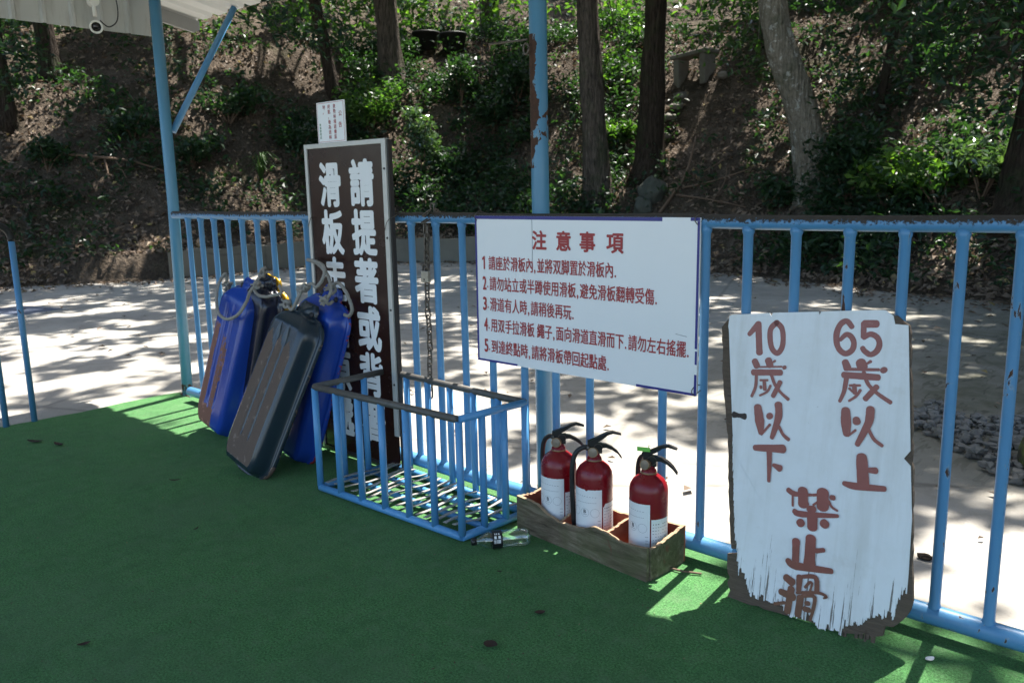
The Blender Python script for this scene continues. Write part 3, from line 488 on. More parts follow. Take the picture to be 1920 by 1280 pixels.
def open_share(x, y):
    """share of direct sun that reaches the ground at x, y"""
    if y > 10.3 and x < -9: return .36
    if x > -1.12:
        if y < .08: return .13 if x > -.75 else .8
        if y < .42: return .12
        return .008 if y < 3.2 else .025
    if x > -7.2:
        if y < -.75: return .6
        if x < -3.9 and -.15 < y < .3: return .40
        e = .3*math.sin(2.1*x)+.25*math.sin(5.3*x+1)
        if y < 1.2+e: return .68
        if y < 2.3+e: return .30
        if y < 6.0: return .085
        return .008
    if x > -10 and -.7 < y < .45: return .62
    if y < .7+.4*math.sin(1.7*x): return .32
    if y < 6 and x > -13: return .07
    if x < -17: return .05
    return .005
CL, RD = [], []
NC, LEAVES = 11500, 40
for k in range(NC):
    gx, gy = random.uniform(-27, 9), random.uniform(-1.6, 19)
    if random.random() > -math.log(open_share(gx, gy))/5.6: continue
    r = random.uniform(.25, .50)
    if any((gx-a)**2+(gy-b)**2 < (c+r*(.95 if b > 2 else .5))**2 for a, b, c in LIT): continue
    zt = float(terrain(gx, gy)); h = random.uniform(7.3, 10.5)+max(0, zt-3)*.5
    CL.append((gx+SH[0]*h/TE, gy+SH[1]*h/TE, h)); RD.append(r)
# unseen crowns added over the roof to keep sky light off the yard
for k in range(2600):
    gx, gy = random.uniform(-24, 12), random.uniform(-6.4, -1.2); h = random.uniform(7.0, 10.5)
    if gy+.42*h > 3.2 and -8 < gx < 1: continue
    CL.append((gx, gy+random.uniform(0, .3)*h, h)); RD.append(random.uniform(.35, .6))
keys = ['T11', 'T12', 'T13', 'T1', 'T2', 'T3', 'T4', 'T5', 'T6', 'T7', 'T8', 'T10']
T0 = np.array([TREES[k]['top'][:2] for k in keys])
for c, r in zip(CL, RD):
    k = keys[int(np.argmin(np.sum((T0-np.array(c[:2]))**2, 1)))]; TREES[k]['clumps'].append((c, r))
for key, T in TREES.items():
    o = T['o']; top = T['top']; limbs = []
    cl = [c for c, r in T['clumps']]
    if cl:
        for c in random.sample(cl, min(14, len(cl))):
            s_ = T['base'].lerp(top, random.uniform(.72, .97)); limbs.append((s_-T['base'], Vector(c)-T['base'], .05))
    low = LOW_CLUMPS.get(key, [])
    for c in low[::3]: limbs.append((T['base'].lerp(top, .55)-T['base'], Vector(c)-T['base'], .018))
    trunk_mesh('trunk', T['path'], T['rad'], T['mat'], o, limbs)
    V, Fs, off = [], [], 0
    if cl:
        P = clump_points(cl, LEAVES, [r for c, r in T['clumps']]); v, f = leaf_quads(P, rng.uniform(.19, .33, len(P)), tilt=.7); V.append(v); Fs.append(f); off = len(v)
    if low:
        P = clump_points(low, 46, .42 if key != 'T1' else .34, 1.0); v, f = leaf_quads(P, rng.uniform(.08, .17, len(P)), tilt=1.0); V.append(v); Fs.append(f+off)
    if V:
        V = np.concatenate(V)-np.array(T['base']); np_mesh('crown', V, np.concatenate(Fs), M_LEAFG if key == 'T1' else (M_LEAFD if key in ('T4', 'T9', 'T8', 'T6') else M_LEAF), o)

# ------------------------------------------------------------------ litter, ground cover, the far wood
def on_hill(n, smin, smax, amin=.75, amax=3.35, pw=1.0):
    a = rng.uniform(amin, amax, n); s = smin+(smax-smin)*rng.random(n)**pw; r = np.interp(a, _fa, _fr)+s
    x, y = FC[0]+r*np.cos(a), FC[1]+r*np.sin(a); return x, y, terrain(x, y), a, s
x, y, z, a, s = on_hill(46000, .02, 8.0, pw=1.2)
wl = wall_mask(a); keep = ~((wl > .5) & (s < .2)); x, y, z, a, s = x[keep], y[keep], z[keep], a[keep], s[keep]
up = np.stack([-np.cos(a)*.6, -np.sin(a)*.6, np.zeros_like(a)], 1)
V1, F1 = leaf_quads(np.stack([x, y, z+.03], 1), rng.uniform(.05, .13, len(x)), up, .55, .5, .35)
xe, ye, ze, ae, se = on_hill(2600, -1.1, .0, pw=.35); V2, F2 = leaf_quads(np.stack([xe, ye, np.full_like(xe, .004)], 1), rng.uniform(.04, .11, len(xe)), None, .25, .5, .3)
n = 520; xy = np.stack([rng.uniform(-13, .3, n), rng.uniform(.2, 7.5, n)], 1); V3, F3 = leaf_quads(np.concatenate([xy, np.full((n, 1), .002)], 1), rng.uniform(.02, .075, n), None, .2, .5, .3)
lit_ = np_mesh('leaf_litter', np.concatenate([V1, V2, V3]), np.concatenate([F1, F2+len(V1), F3+len(V1)+len(V2)]), M_LITTER); tag(lit_, 'brown fallen leaves strewn over the bank and the yard', 'leaf litter', kind='stuff')
# low green growth in patches
x, y, z, a, s = on_hill(2600, .15, 7.0)
dn = np.sin(x*1.3+y*.7)+np.sin(x*.6-y*1.9+2)+.9*np.sin(2.7*x+1.1*y); k = (dn > .35) | ((x > -4.6) & (s < 3)); x, y, z = x[k], y[k], z[k]
P = clump_points(np.stack([x, y, z+.07], 1), 13, .20, .6); V, F_ = leaf_quads(P, rng.uniform(.045, .12, len(P)), None, .6, .5, .25)
V0, F0 = V, F_
x, y, z, a, s = on_hill(6800, .1, 7.5, 1.35, 2.75)
den = np.where((a > 1.98) & (a < 2.36), .98*smooth(.1, .9, s), np.where(a < 1.72, np.where(s < 2.6, .85, .55), np.where(a > 2.36, np.where((s > 1.7) & (s < 4.3), .40, .12), .20)))
den = den*(.55+.45*np.sign(np.sin(x*1.9+y*1.1)+np.sin(x*.9-y*2.3)+.35)); k = rng.random(len(x)) < den
x, y, z = x[k], y[k], z[k]; hh = rng.uniform(.06, .42, len(x)); P = clump_points(np.stack([x, y, z+hh], 1), 20, .26, .75); P[:, 2] = np.maximum(P[:, 2], np.repeat(z, 20)+.01)
V, F_ = leaf_quads(P, rng.uniform(.06, .15, len(P)), None, .7, .5, .25, .2); V, F_ = np.concatenate([V0, V]), np.concatenate([F0, F_+len(V0)])
tag(np_mesh('undergrowth', V, F_, M_LEAFD), 'low green weeds growing through the leaf litter', 'undergrowth', kind='stuff')
x, y, z, a, s = on_hill(1500, 6.0, 24.0, 1.0, 3.5)
hh = rng.uniform(.1, 1.5, len(x)); P = clump_points(np.stack([x, y, z+hh], 1), 34, .62, .8); V, F_ = leaf_quads(P, rng.uniform(.12, .26, len(P)), None, .8, .5, .2)
tag(np_mesh('far_wood', V, F_, M_LEAFG), 'sunlit thicket of bushes on the upper slope', 'wood', kind='stuff')

# ------------------------------------------------------------------ shrubs one can tell apart
def shrub(base, h, rad, mat, label, n=700, leaf=(.07, .15), stems=6, seed=0, name='shrub', cat='shrub'):
    random.seed(seed+100); t = thing(name, label, cat, base, 'shrubs on the wooded bank')
    b = MB(); cs = []
    for i in range(stems):
        a = random.uniform(0, 6.28); r = rad*random.uniform(.2, .95); hh = h*random.uniform(.5, 1.0)
        tip = Vector((math.cos(a)*r, math.sin(a)*r, hh)); b.tube(spline([(0, 0, -.05), tuple(tip*.5+Vector((0, 0, .1*h))), tuple(tip)], 4), [.014]*4+[.009]*4+[.005], 6)
        cs += [tip*.55+Vector((0, 0, .1*h)), tip*.8, tip]
    b.build('stem', M_TWIG, t)
    m = max(1, n//len(cs)); P = clump_points([tuple(c) for c in cs], m, rad*.42, .8); P[:, 2] = np.maximum(P[:, 2], .02)
    V, F_ = leaf_quads(P, rng.uniform(leaf[0], leaf[1], len(P)), None, .75, .5, .2, .3); np_mesh('foliage', V, F_, mat, t); return t
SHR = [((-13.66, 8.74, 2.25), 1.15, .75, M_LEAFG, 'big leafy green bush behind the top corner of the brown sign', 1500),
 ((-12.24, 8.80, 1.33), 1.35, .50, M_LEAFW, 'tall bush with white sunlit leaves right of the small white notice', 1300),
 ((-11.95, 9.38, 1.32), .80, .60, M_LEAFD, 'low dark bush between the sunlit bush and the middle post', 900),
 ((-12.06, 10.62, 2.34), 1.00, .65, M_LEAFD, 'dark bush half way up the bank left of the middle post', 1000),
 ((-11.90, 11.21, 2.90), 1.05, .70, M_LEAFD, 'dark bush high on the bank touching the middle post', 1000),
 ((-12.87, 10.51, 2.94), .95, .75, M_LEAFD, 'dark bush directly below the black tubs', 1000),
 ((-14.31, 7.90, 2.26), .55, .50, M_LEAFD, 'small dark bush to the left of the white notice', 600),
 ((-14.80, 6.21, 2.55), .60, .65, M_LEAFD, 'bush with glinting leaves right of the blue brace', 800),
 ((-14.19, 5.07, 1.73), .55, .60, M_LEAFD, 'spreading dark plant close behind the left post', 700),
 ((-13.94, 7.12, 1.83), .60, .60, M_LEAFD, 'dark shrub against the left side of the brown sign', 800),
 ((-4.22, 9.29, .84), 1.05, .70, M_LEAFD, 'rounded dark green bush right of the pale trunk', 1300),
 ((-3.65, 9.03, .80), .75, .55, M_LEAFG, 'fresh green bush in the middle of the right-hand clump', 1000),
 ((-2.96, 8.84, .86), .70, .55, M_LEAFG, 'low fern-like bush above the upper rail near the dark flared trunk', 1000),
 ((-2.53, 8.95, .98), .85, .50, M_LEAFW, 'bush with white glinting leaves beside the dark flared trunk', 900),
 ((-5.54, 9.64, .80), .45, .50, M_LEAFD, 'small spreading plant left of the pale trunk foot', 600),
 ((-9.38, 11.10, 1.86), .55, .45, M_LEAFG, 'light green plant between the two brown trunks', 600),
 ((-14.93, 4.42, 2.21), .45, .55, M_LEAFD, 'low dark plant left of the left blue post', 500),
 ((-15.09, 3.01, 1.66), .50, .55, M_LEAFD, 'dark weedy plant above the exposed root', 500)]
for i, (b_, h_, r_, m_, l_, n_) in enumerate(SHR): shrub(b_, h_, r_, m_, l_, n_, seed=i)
# grass tuft
t = thing('grass_tuft', 'tuft of long arching grass blades between left post and brown sign', 'grass tuft', (-13.7, 6.13, 1.39)); b = MB(); random.seed(5)
for i in range(38):
    a = random.uniform(0, 6.28); L = random.uniform(.35, .75); d = Vector((math.cos(a), math.sin(a), 0))*random.uniform(.15, .5)
    b.tube(spline([(0, 0, 0), tuple(d*.35+Vector((0, 0, L*.75))), tuple(d+Vector((0, 0, L*.55)))], 4), [.010]*4+[.008]*4+[.002], 4, flat=.3)
b.build('blades', M_LEAFG, t)

def rock(name, label, cat, base, size, mat, seed=0, group=None, sub=3, sq=1.0):
    bm = bmesh.new(); bmesh.ops.create_icosphere(bm, subdivisions=sub, radius=1)
    for v in bm.verts:
        q = v.co.copy(); k = 1+.34*mnoise.noise(q*1.3+Vector((seed*7.1, seed, 0)))+.22*mnoise.noise(q*2.9+Vector((seed, 3, 1)))+.10*mnoise.noise(q*7+Vector((seed, 8, 1))); v.co = Vector((q.x*size[0]*k, q.y*size[1]*k, q.z*size[2]*k))
    me = bpy.data.meshes.new(name); bm.to_mesh(me); bm.free(); o = bpy.data.objects.new(name, me); link(o); me.materials.append(mat); o.location = base
    for p_ in me.polygons: p_.use_smooth = sub > 2
    return tag(o, label, cat, group)
rock('boulder', 'larger rounded grey boulder below the dark brown trunk', 'boulder', (-7.75, 9.95, 1.12), (.22, .20, .22), M_ROCK, 1, 'boulders on the bank')
rock('boulder', 'smaller grey boulder just above the rail, under the larger one', 'boulder', (-7.80, 9.72, .86), (.17, .15, .16), M_ROCK, 2, 'boulders on the bank')
for i, (q, l_) in enumerate([((-8.61, 12.25, 2.90), 'rough pale step stone right under the stone bench'), ((-8.54, 12.0, 2.68), 'second rough stone below the stone bench'), ((-8.56, 11.8, 2.48), 'third rough stone down the bank below the bench'), ((-8.48, 11.5, 2.12), 'lowest pale stone of the row below the bench'), ((-7.75, 12.3, 3.2), 'pale stone beside the right end of the bench')]):
    rock('step_stone', l_, 'stone', q, (.15-.012*i, .12, .07), M_STONE, 5+i, 'stones below the bench')
t = thing('stone_bench', 'rough stone bench slab on two uprights high on the bank', 'bench', (-8.5, 12.55, 3.28), rot=(0, R(-3), R(-12)))
b = MB(); b.box((-.45, -.20, .36), (.47, .20, .44)); b.build('slab', M_STONE, t, .02)
for xx in (-.32, .34):
    b = MB(); b.box((xx-.07, -.16, -.2), (xx+.07, .16, .358)); b.build('support', M_STONE, t, .015)
def tub(base, label, rz):
    t = thing('tub', label, 'tub', base, 'black tubs on the bank', (0, 0, rz)); b = MB()
    b.lathe([(0, 0), (.24, 0), (.30, .36), (.32, .36), (.32, .40), (.29, .40), (.23, .04), (0, .04)], 28); b.build('bucket', M_BLACKR, t)
    h = MB(); h.tube(spline([(-.30, 0, .34), (-.36, 0, .25), (-.29, 0, .2)], 6), .012, 6); h.build('handle', M_BLACK, t)
tub((-14.86, 11.40, 4.40), 'left black tub on the bank top beside the thick brown trunk', .4); tub((-14.30, 11.74, 4.34), 'right black tub on the bank top half hidden by leaves', 1.2)
def twig(name, label, cat, pts, rad, side=(), mat=M_TWIG):
    b = MB(); P = spline(pts, 6); b.tube(P, [rad*(1-.6*i/(len(P)-1)) for i in range(len(P))], 7)
    for s_ in side: Q = spline(s_, 5); b.tube(Q, [rad*.55*(1-.6*i/(len(Q)-1)) for i in range(len(Q))], 6)
    o = b.build(name, mat); return tag(o, label, cat)
twig('fallen_branch', 'crooked dead branch sloping up from the rail beside the boulders', 'branch', [(-7.47, 9.70, .76), (-7.40, 10.0, 1.05), (-7.33, 10.26, 1.36), (-7.40, 10.6, 1.72), (-7.55, 11.0, 2.05)], .032, [[(-7.36, 10.2, 1.30), (-7.0, 10.3, 1.42), (-6.7, 10.45, 1.62)]])
twig('fallen_branch', 'thin pale twig lying across the bare slope right of the branch', 'branch', [(-7.25, 10.05, 1.16), (-6.7, 10.2, 1.28), (-6.05, 10.42, 1.50)], .018)
twig('fallen_branch', 'long thin twig lying just above the upper rail on bare soil', 'branch', [(-7.3, 9.95, 1.05), (-6.6, 9.75, .98), (-5.85, 9.55, .86)], .020, [[(-6.5, 9.73, .97), (-6.4, 9.9, 1.25), (-6.42, 10.0, 1.5)]])
twig('exposed_root', 'long bare root hanging along the bank left of the left post', 'root', [(-15.6, 2.9, 1.98), (-14.85, 3.42, 1.90), (-14.38, 4.08, 1.80), (-14.05, 4.5, 1.62)], .035, [[(-14.6, 3.75, 1.84), (-14.4, 3.7, 1.5), (-14.2, 3.6, 1.2)], [(-14.5, 3.9, 1.8), (-14.25, 3.95, 1.45), (-14.1, 3.9, 1.15)]])
twig('leaning_trunk', 'old leaning dead trunk at the far left above the yard', 'dead trunk', [(-15.6, 2.3, 1.75), (-14.8, 2.35, 1.2), (-13.9, 2.3, .65)], .07, mat=M_BARK)
twig('stake', 'pale split bamboo stake leaning in the dark bushes', 'stake', [(-12.7, 10.9, 3.5), (-12.35, 10.8, 2.95), (-11.9, 10.5, 2.2)], .018)
twig('hanging_wire', 'black wire hanging down in front of the far trunk', 'wire', [(-12.6, 10.9, 6.2), (-12.62, 10.9, 5.0), (-12.55, 10.9, 3.6)], .014, mat=M_BLACK)

# gravel, mossy stone, drain cover in the yard
V, Fs, off = [], [], 0
bm = bmesh.new(); bmesh.ops.create_icosphere(bm, subdivisions=1, radius=1); iv = np.array([v.co[:] for v in bm.verts]); iff = np.array([[v.index for v in f.verts] for f in bm.faces]); bm.free()
cnt = 0
while cnt < 1000:
    x, y = random.uniform(-1.25, .6), random.uniform(1.25, 2.55)
    if abs((x+.55)*.55+(y-1.88))*1.0 > .36+.12*math.sin(7*x): continue
    s_ = random.uniform(.010, .034); hz = random.uniform(0, .035)
    v = iv*np.array([s_, s_*random.uniform(.6, 1), s_*random.uniform(.5, .9)])*(1+.25*rng.normal(size=(len(iv), 1))); a = random.uniform(0, 6.28); ca, sa = math.cos(a), math.sin(a)
    v = np.stack([v[:, 0]*ca-v[:, 1]*sa+x, v[:, 0]*sa+v[:, 1]*ca+y, v[:, 2]+hz+s_*.3-.01], 1); V.append(v); Fs.append(iff+off); off += len(v); cnt += 1
tag(np_mesh('gravel', np.concatenate(V), np.concatenate(Fs), M_GRAVEL), 'heap of loose grey gravel on the yard behind the painted plywood board', 'gravel', kind='stuff')
rock('mossy_rock', 'moss covered rock beside the gravel at the right edge', 'rock', (-.50, 1.70, .03), (.17, .24, .20), M_MOSS, 9)
for i, (q, l_) in enumerate([((-.98, .78, .0), 'brown clod on the shaded concrete beside the board'), ((-.705, .50, -.004), 'flat dark knot of rubbish on the sunlit concrete')]):
    rock('debris_lump', l_, 'debris', q, (.025, .018, .012), M_BARKD, 20+i, None, 2)
t = thing('drain_cover', 'flat dark metal drain cover set in the yard at the far left', 'drain cover', (-10.1, .80, -.012), rot=(0, 0, .3)); b = MB(); b.box((-.42, -.30, 0), (.42, .30, .008)); b.build('frame', M_GREY, t); b = MB(); b.box((-.37, -.25, .0085), (.37, .25, .014)); b.build('plate', M_PLATE, t)
# ------------------------------------------------------------------ the shelter: roof, posts, hanging side panel
FRONT = Matrix(((1, 0, 0, 0), (0, 0, -1, 0), (0, 1, 0, 0), (0, 0, 0, 1)))        # local x,y,z -> X, Z, towards -Y
def front_at(x, y, z): return Matrix.Translation((x, y, z)) @ FRONT
RZ = lambda y: 2.325+.19*(.6-y)
sh = thing('shelter', 'open shelter with blue steel posts and a white metal sheet roof', 'shelter', (-1.96, .065, 0)); SO = Vector((-1.96, .065, 0))
xs = []; x = -5.32
while x < 3.3:
    xs += [(x, 0), (x+.03, .035), (x+.055, .035), (x+.085, 0)]; x += .19
V = []; 
for yy in (.60, -1.4, -3.3):
    for xx, dz in xs: V.append((xx-SO.x, yy-SO.y, RZ(yy)+dz))
n = len(xs); Fq = [(j*n+i, j*n+i+1, (j+1)*n+i+1, (j+1)*n+i) for j in range(2) for i in range(n-1)]
ro = np_mesh('roof_sheet', V, Fq, M_SHEET, sh); md = ro.modifiers.new('thickness', 'SOLIDIFY'); md.thickness = .004; md.offset = 1
b = MB(); vs = []; fs = []; yy = .11; k = 0                                     # hanging side panel, ribbed
ys = []
while yy > -3.3: ys += [(yy, 0), (yy-.115, 0), (yy-.125, .018), (yy-.14, .018)]; yy -= .15
for y_, dx in ys: vs += [(-4.955+dx-SO.x, y_-SO.y, 2.128), (-4.955+dx-SO.x, y_-SO.y, RZ(y_)-.012)]
b.add(vs, [(2*i, 2*i+1, 2*i+3, 2*i+2) for i in range(len(ys)-1)]); o = b.build('side_panel', M_PANEL, sh); md = o.modifiers.new('thickness', 'SOLIDIFY'); md.thickness = .003
b = MB(); MX = Matrix(((0, 0, 1, -5.30-SO.x), (1, 0, 0, -SO.y), (0, 1, 0, 0), (0, 0, 0, 1)))
b.prism([(.60, RZ(.60)-.005), (-3.3, RZ(-3.3)-.005), (-3.3, RZ(-3.3)-.10), (.56, RZ(.56)-.085), (.60, RZ(.6)-.06)], -.012, .012, MX); b.build('barge_board', M_GREY, sh)
POSTX = (-4.805, -1.958, .89)
for px_, lean in ((POSTX[0], .035), (POSTX[1], -.012), (POSTX[2], 0)):
    b = MB(); b.tube([(px_-.025*(lean > .02)-SO.x, .065-SO.y, 0), (px_+lean*.5-SO.x, .065-SO.y, 1.2), (px_+lean*.6-SO.x, .065-SO.y, RZ(.065)-.03)], .032, 20); o = b.build('post', M_POST, sh)
    if px_ == POSTX[0]: o['label'] = 'left post with a rusty red foot'
    if px_ == POSTX[1]: o['label'] = 'middle post with a long bare rust patch'
    b = MB(); b.box((px_-.075-SO.x, -.03, -.010), (px_+.06-SO.x, .085, .004)); b.build('base_plate', M_POST, o)
for px_ in (POSTX[0], POSTX[2]):
    b = MB(); b.tube([(px_-SO.x, -3.0-SO.y, 0), (px_-SO.x, -3.0-SO.y, RZ(-3)-.03)], .037, 16); b.build('post', M_POST, sh)
for px_ in (POSTX[0]+.025, POSTX[2]):
    b = MB(); b.tube([(px_-SO.x, .10-SO.y, 1.575), (px_-.005-SO.x, .56-SO.y, RZ(.56)-.01)], .019, 12); b.build('brace', M_BLUE, sh)
for yb_ in (.065, -3.0):
    b = MB(); b.box((-5.28-SO.x, yb_-.03-SO.y, RZ(yb_)-.085), (3.25-SO.x, yb_+.03-SO.y, RZ(yb_)-.008)); b.build('beam', M_BLUE, sh)
b = MB(); b.tube([(-1.975-.20-SO.x, -.03, 1.730), (-1.985-SO.x, -.034, 1.722)], .004, 6); b.tube([(-1.985-SO.x+.012*math.cos(t), -.042, 1.69+.018*math.sin(t)) for t in np.linspace(0, 6.28, 17)], .004, 6); b.build('hook', M_STEEL, sh)

t = thing('security_camera', 'white camera with a ring of lens hanging from the ribbed panel', 'camera', (-4.885, -.235, 2.262))
b = MB(); b.tube([(-.02, 0, 0), (.02, 0, 0)], [.028, .028], 18); b.tube([(.0, 0, 0), (.012, 0, -.08)], .011, 10); b.build('bracket', M_WHITEP, t)
dirc = (Vector((0, -2.278, 1.21))-Vector((-4.87, -.24, 2.13))).normalized(); M3 = dirc.to_track_quat('Z', 'Y').to_matrix().to_4x4(); M3.translation = Vector((.012, 0, -.135))
b = MB(); b.lathe([(0, -.10), (.026, -.10), (.030, -.06), (.030, .03), (.035, .035), (.035, .05), (.026, .05), (.024, .03)], 24, M3); b.build('housing', M_WHITEP, t)
b = MB(); b.lathe([(.025, .030), (.012, .036), (0, .037)], 20, M3); b.build('lens', M_LENS, t)
b = MB(); b.tube(spline([(.03, .09, .10), (.035, .115, .0), (.03, .11, -.09), (.03, .06, -.13), (.02, .02, -.10)], 6), .0035, 6); b.build('cable', M_BLACK, t)

# ------------------------------------------------------------------ the blue railing
fe = thing('railing', 'long blue pipe railing with flaking paint along the platform edge', 'railing', (-1.96, 0, 0))
b = MB(); b.tube([(-2.70+i*.3, 0, 1.10+.002*math.sin(i*1.9)) for i in range(17)], .0215, 16); b.build('top_rail', M_RAIL, fe)
b = MB(); b.tube([(-2.70+i*.3, 0, .058+.002*math.sin(i*1.3)) for i in range(17)], .0275, 16); b.build('bottom_rail', M_BLUE, fe)
BX = [-4.498+.1431*i for i in range(9)]+[-3.209, -3.065, -2.92, -2.765, -2.606, -2.458, -2.310, -2.160, -1.998, -1.848, -1.695, -1.400, -1.254, -1.116, -.971, -.822, -.681, -.546, -.416, -.272, -.128, .016, .16, .304, .448, .592, .736, 1.03, 1.17, 1.31, 1.46, 1.6, 1.75]
mb = MB(); mb.tube([(0, 0, .07), (0, 0, .083), (0, 0, .092), (0, 0, .4), (0, 0, .75), (0, 0, 1.062), (0, 0, 1.07), (0, 0, 1.088)], [.0185, .0172, .0145, .0145, .0142, .0145, .0175, .019], 12); ball = mb.build('baluster', M_BLUE, fe); ball.location = (BX[0]+1.96, 0, 0)
for xx in BX[1:]:
    c = ball.copy(); link(c, fe); c.location = (xx+1.96, 0, 0)
hr = thing('handrail', 'narrow blue hoop handrail with a black sleeve over its bend at the far left', 'handrail', (-4.935, -.84, 0))
b = MB(); b.tube([(0, .07, 0), (0, .07, 1.0)], .016, 14); b.build('pole', M_BLUE, hr)
b = MB(); b.tube([(0, -.07, 0), (0, -.07, 1.0)], .016, 14); b.build('pole', M_BLUE, hr)
b = MB(); b.tube([(0, .07*math.cos(t), 1.0+.075*math.sin(t)) for t in np.linspace(-.15, math.pi+.15, 20)], .0185, 14); b.build('sleeve', M_BLACKR, hr)

# ------------------------------------------------------------------ lettering
_gl = {('1', 0): ([(.16, 0), (.30, 0), (.30, .72), (.20, .72), (.02, .60), (.02, .48), (.16, .55)], [(0, 1, 2, 3, 6), (3, 4, 5, 6)])}
def glyph(ch, off):
    if (ch, off) not in _gl:
        c = bpy.data.curves.new('t', 'FONT'); c.body = ch; c.size = 1; c.offset = off; c.fill_mode = 'FRONT'; c.resolution_u = 4
        o = bpy.data.objects.new('t', c); COL.objects.link(o); dg = bpy.context.evaluated_depsgraph_get(); me = bpy.data.meshes.new_from_object(o.evaluated_get(dg))
        _gl[(ch, off)] = ([v.co.xy[:] for v in me.vertices], [tuple(p.vertices) for p in me.polygons]); bpy.data.objects.remove(o); bpy.data.curves.remove(c); bpy.data.meshes.remove(me)
    return _gl[(ch, off)]
def put(mb, ch, cx, cz, w_, h_, M, off=.0, d=0.0, wrap=None):
    """one character centred in a w x h cell; latin centred on its own box"""
    vs, fs = glyph(ch, 0)
    if not vs: return
    if ord(ch) > 0x2fff: x0, x1, y0, y1 = 0.02, .98, -.10, .86
    elif ch in ',.': x0, x1, y0, y1 = -.15, .55, -.16, .84
    else:
        x0, x1 = min(v[0] for v in vs), max(v[0] for v in vs); y0, y1 = min(v[1] for v in vs), max(v[1] for v in vs)
    sx, sy = w_/(x1-x0), h_/(y1-y0); e = off*min(sx, sy)              # heavier weight: the outline repeated round a small circle, each copy a hair above the last
    D = [(0, 0)]+([(e*math.cos(a), e*math.sin(a)) for a in np.arange(8)*math.pi/4] if off else [])
    for i, (dx, dy) in enumerate(D):
        P = [Vector((cx+(x-(x0+x1)*.5)*sx+dx, cz+(y-(y0+y1)*.5)*sy+dy, d+i*.00002)) for x, y in vs]
        mb.add([wrap(q) if wrap else M @ q for q in P], fs)

# tall brown sign
sg = thing('standing_sign', 'tall brown sign board with two columns of bold white characters, leaning on the railing', 'sign', (-2.943, -.05, 0))
L0 = Matrix.Translation((0, -.02, 0)) @ FRONT
b = MB(); b.box((-.268, -.016, .035), (.268, -.006, 1.405)); b.build('panel', M_BROWN, sg)
b = MB()
for lo, hi in (((-.282, -.024, .02), (-.264, .000, 1.42)), ((.256, -.024, .17), (.281, .000, 1.42)), ((-.264, -.024, 1.40), (.256, .000, 1.42))): b.box(lo, hi)
b.build('frame', M_ALU, sg, .002)
b = MB(); b.box((.2812, -.014, .02), (.290, .006, 1.415)); b.box((-.264, -.0235, .02), (.256, -.004, .034)); b.box((-.26, -.0055, .04), (.255, .004, 1.40)); b.build('backing', M_DARKFRAME, sg)
b = MB()
for i, ch in enumerate('請提著或背著'): put(b, ch, -2.833+2.943, 1.246-.2065*i, .158, .192, Matrix.Translation((0, -.0168, 0)) @ FRONT, .042)
for i, ch in enumerate('滑板走回原處'): put(b, ch, -3.055+2.943, 1.244-.2075*i, .152, .192, Matrix.Translation((0, -.0168, 0)) @ FRONT, .042)
b.build('lettering', M_LETTER_W, sg)
b = MB()
for z_ in (1.30, 1.02, .72, .40):
    for xx in (.272,): b.lathe([(0, .0045), (.004, .004), (.005, 0)], 8, Matrix.Translation((xx, -.024, z_)) @ FRONT)
b.build('screw', M_DARKFRAME, sg)
b = MB(); b.tube(spline([(-.285, .0, 1.085), (-.25, -.03, 1.10), (-.275, -.03, 1.06)], 5), .0015, 5); b.tube(spline([(.312, .0, 1.115), (.285, -.03, 1.09), (.262, -.028, 1.05)], 5), .0015, 5); b.build('wire', M_STEEL, sg)

# small white notice on top of it
nt_ = thing('small_notice', 'small white notice plate with red and green characters on top of the brown sign', 'notice', (-3.034, -.055, 1.4215))
b = MB(); b.box((-.099, -.003, 0), (.099, .003, .172)); b.build('plate', M_WHITE, nt_, .001)
b = MB()
for lo, hi in (((-.094, -.0036, .004), (.094, -.0031, .006)), ((-.094, -.0036, .166), (.094, -.0031, .168)), ((-.094, -.0036, .0061), (-.092, -.0031, .1659)), ((.092, -.0036, .0061), (.094, -.0031, .1659))): b.box(lo, hi)
b.build('border_line', simple('pale_red_line', (.55, .25, .24), .5), nt_)
NF = Matrix.Translation((0, -.0036, 0)) @ FRONT
b = MB()
for ch, xx, zz in (('公', .070, .118), ('告', .067, .072)): put(b, ch, xx, zz, .024, .024, NF, .01)
for i, ch in enumerate('東勢林場遊樂區'): put(b, ch, .030, .150-.0212*i, .0185, .0185, NF, .01)
for i, ch in enumerate('終點，後為造林'): put(b, ch, -.008, .150-.0212*i, .0185, .0185, NF, .01)
put(b, '地', -.044, .150, .0185, .0185, NF, .01); put(b, '。', -.044, .129, .0185, .0185, NF, .01)
b.build('red_lettering', M_LETTER_R, nt_)
b = MB()
for i, ch in enumerate('林場管理處'): put(b, ch, -.076, .078-.0135*i, .011, .011, NF, .01)
b.build('green_lettering', M_LETTER_G, nt_)

# white notice board wired to the rail
nb = thing('notice_board', 'wide white notice board with red numbered rules, wired to the railing', 'notice board', (-1.735, -.030, .56)); nb.rotation_euler = (R(-.4), 0, 0)
W0, W1, HH = -.472, .477, .552
b = MB(); b.box((W0, -.004, 0), (W1, .004, HH)); b.build('panel', M_WHITE, nb, .001)
b = MB()
def strip(x0, z0, x1, z1): b.box((x0, -.0052, z0), (x1, -.0044, z1))
strip(W0, HH-.012, .345, HH); strip(W0, .0085, W0+.008, HH-.0125); strip(W0, 0, -.268, .008); strip(.255, 0, W1, .008); strip(.445, HH-.010, W1, HH)
strip(W1-.008, .15, W1, HH-.0105); strip(W1-.007, .10, W1, .142); strip(W1-.008, .0085, W1, .068)
b.build('edge_tape', M_NAVY, nb)
b = MB(); NB = Matrix.Translation((1.735, -.0056, -.56)) @ FRONT
for ch, xx in zip('注意事項', (-1.891, -1.782, -1.680, -1.568)): put(b, ch, xx, 1.028, .066, .068, NB, .030)
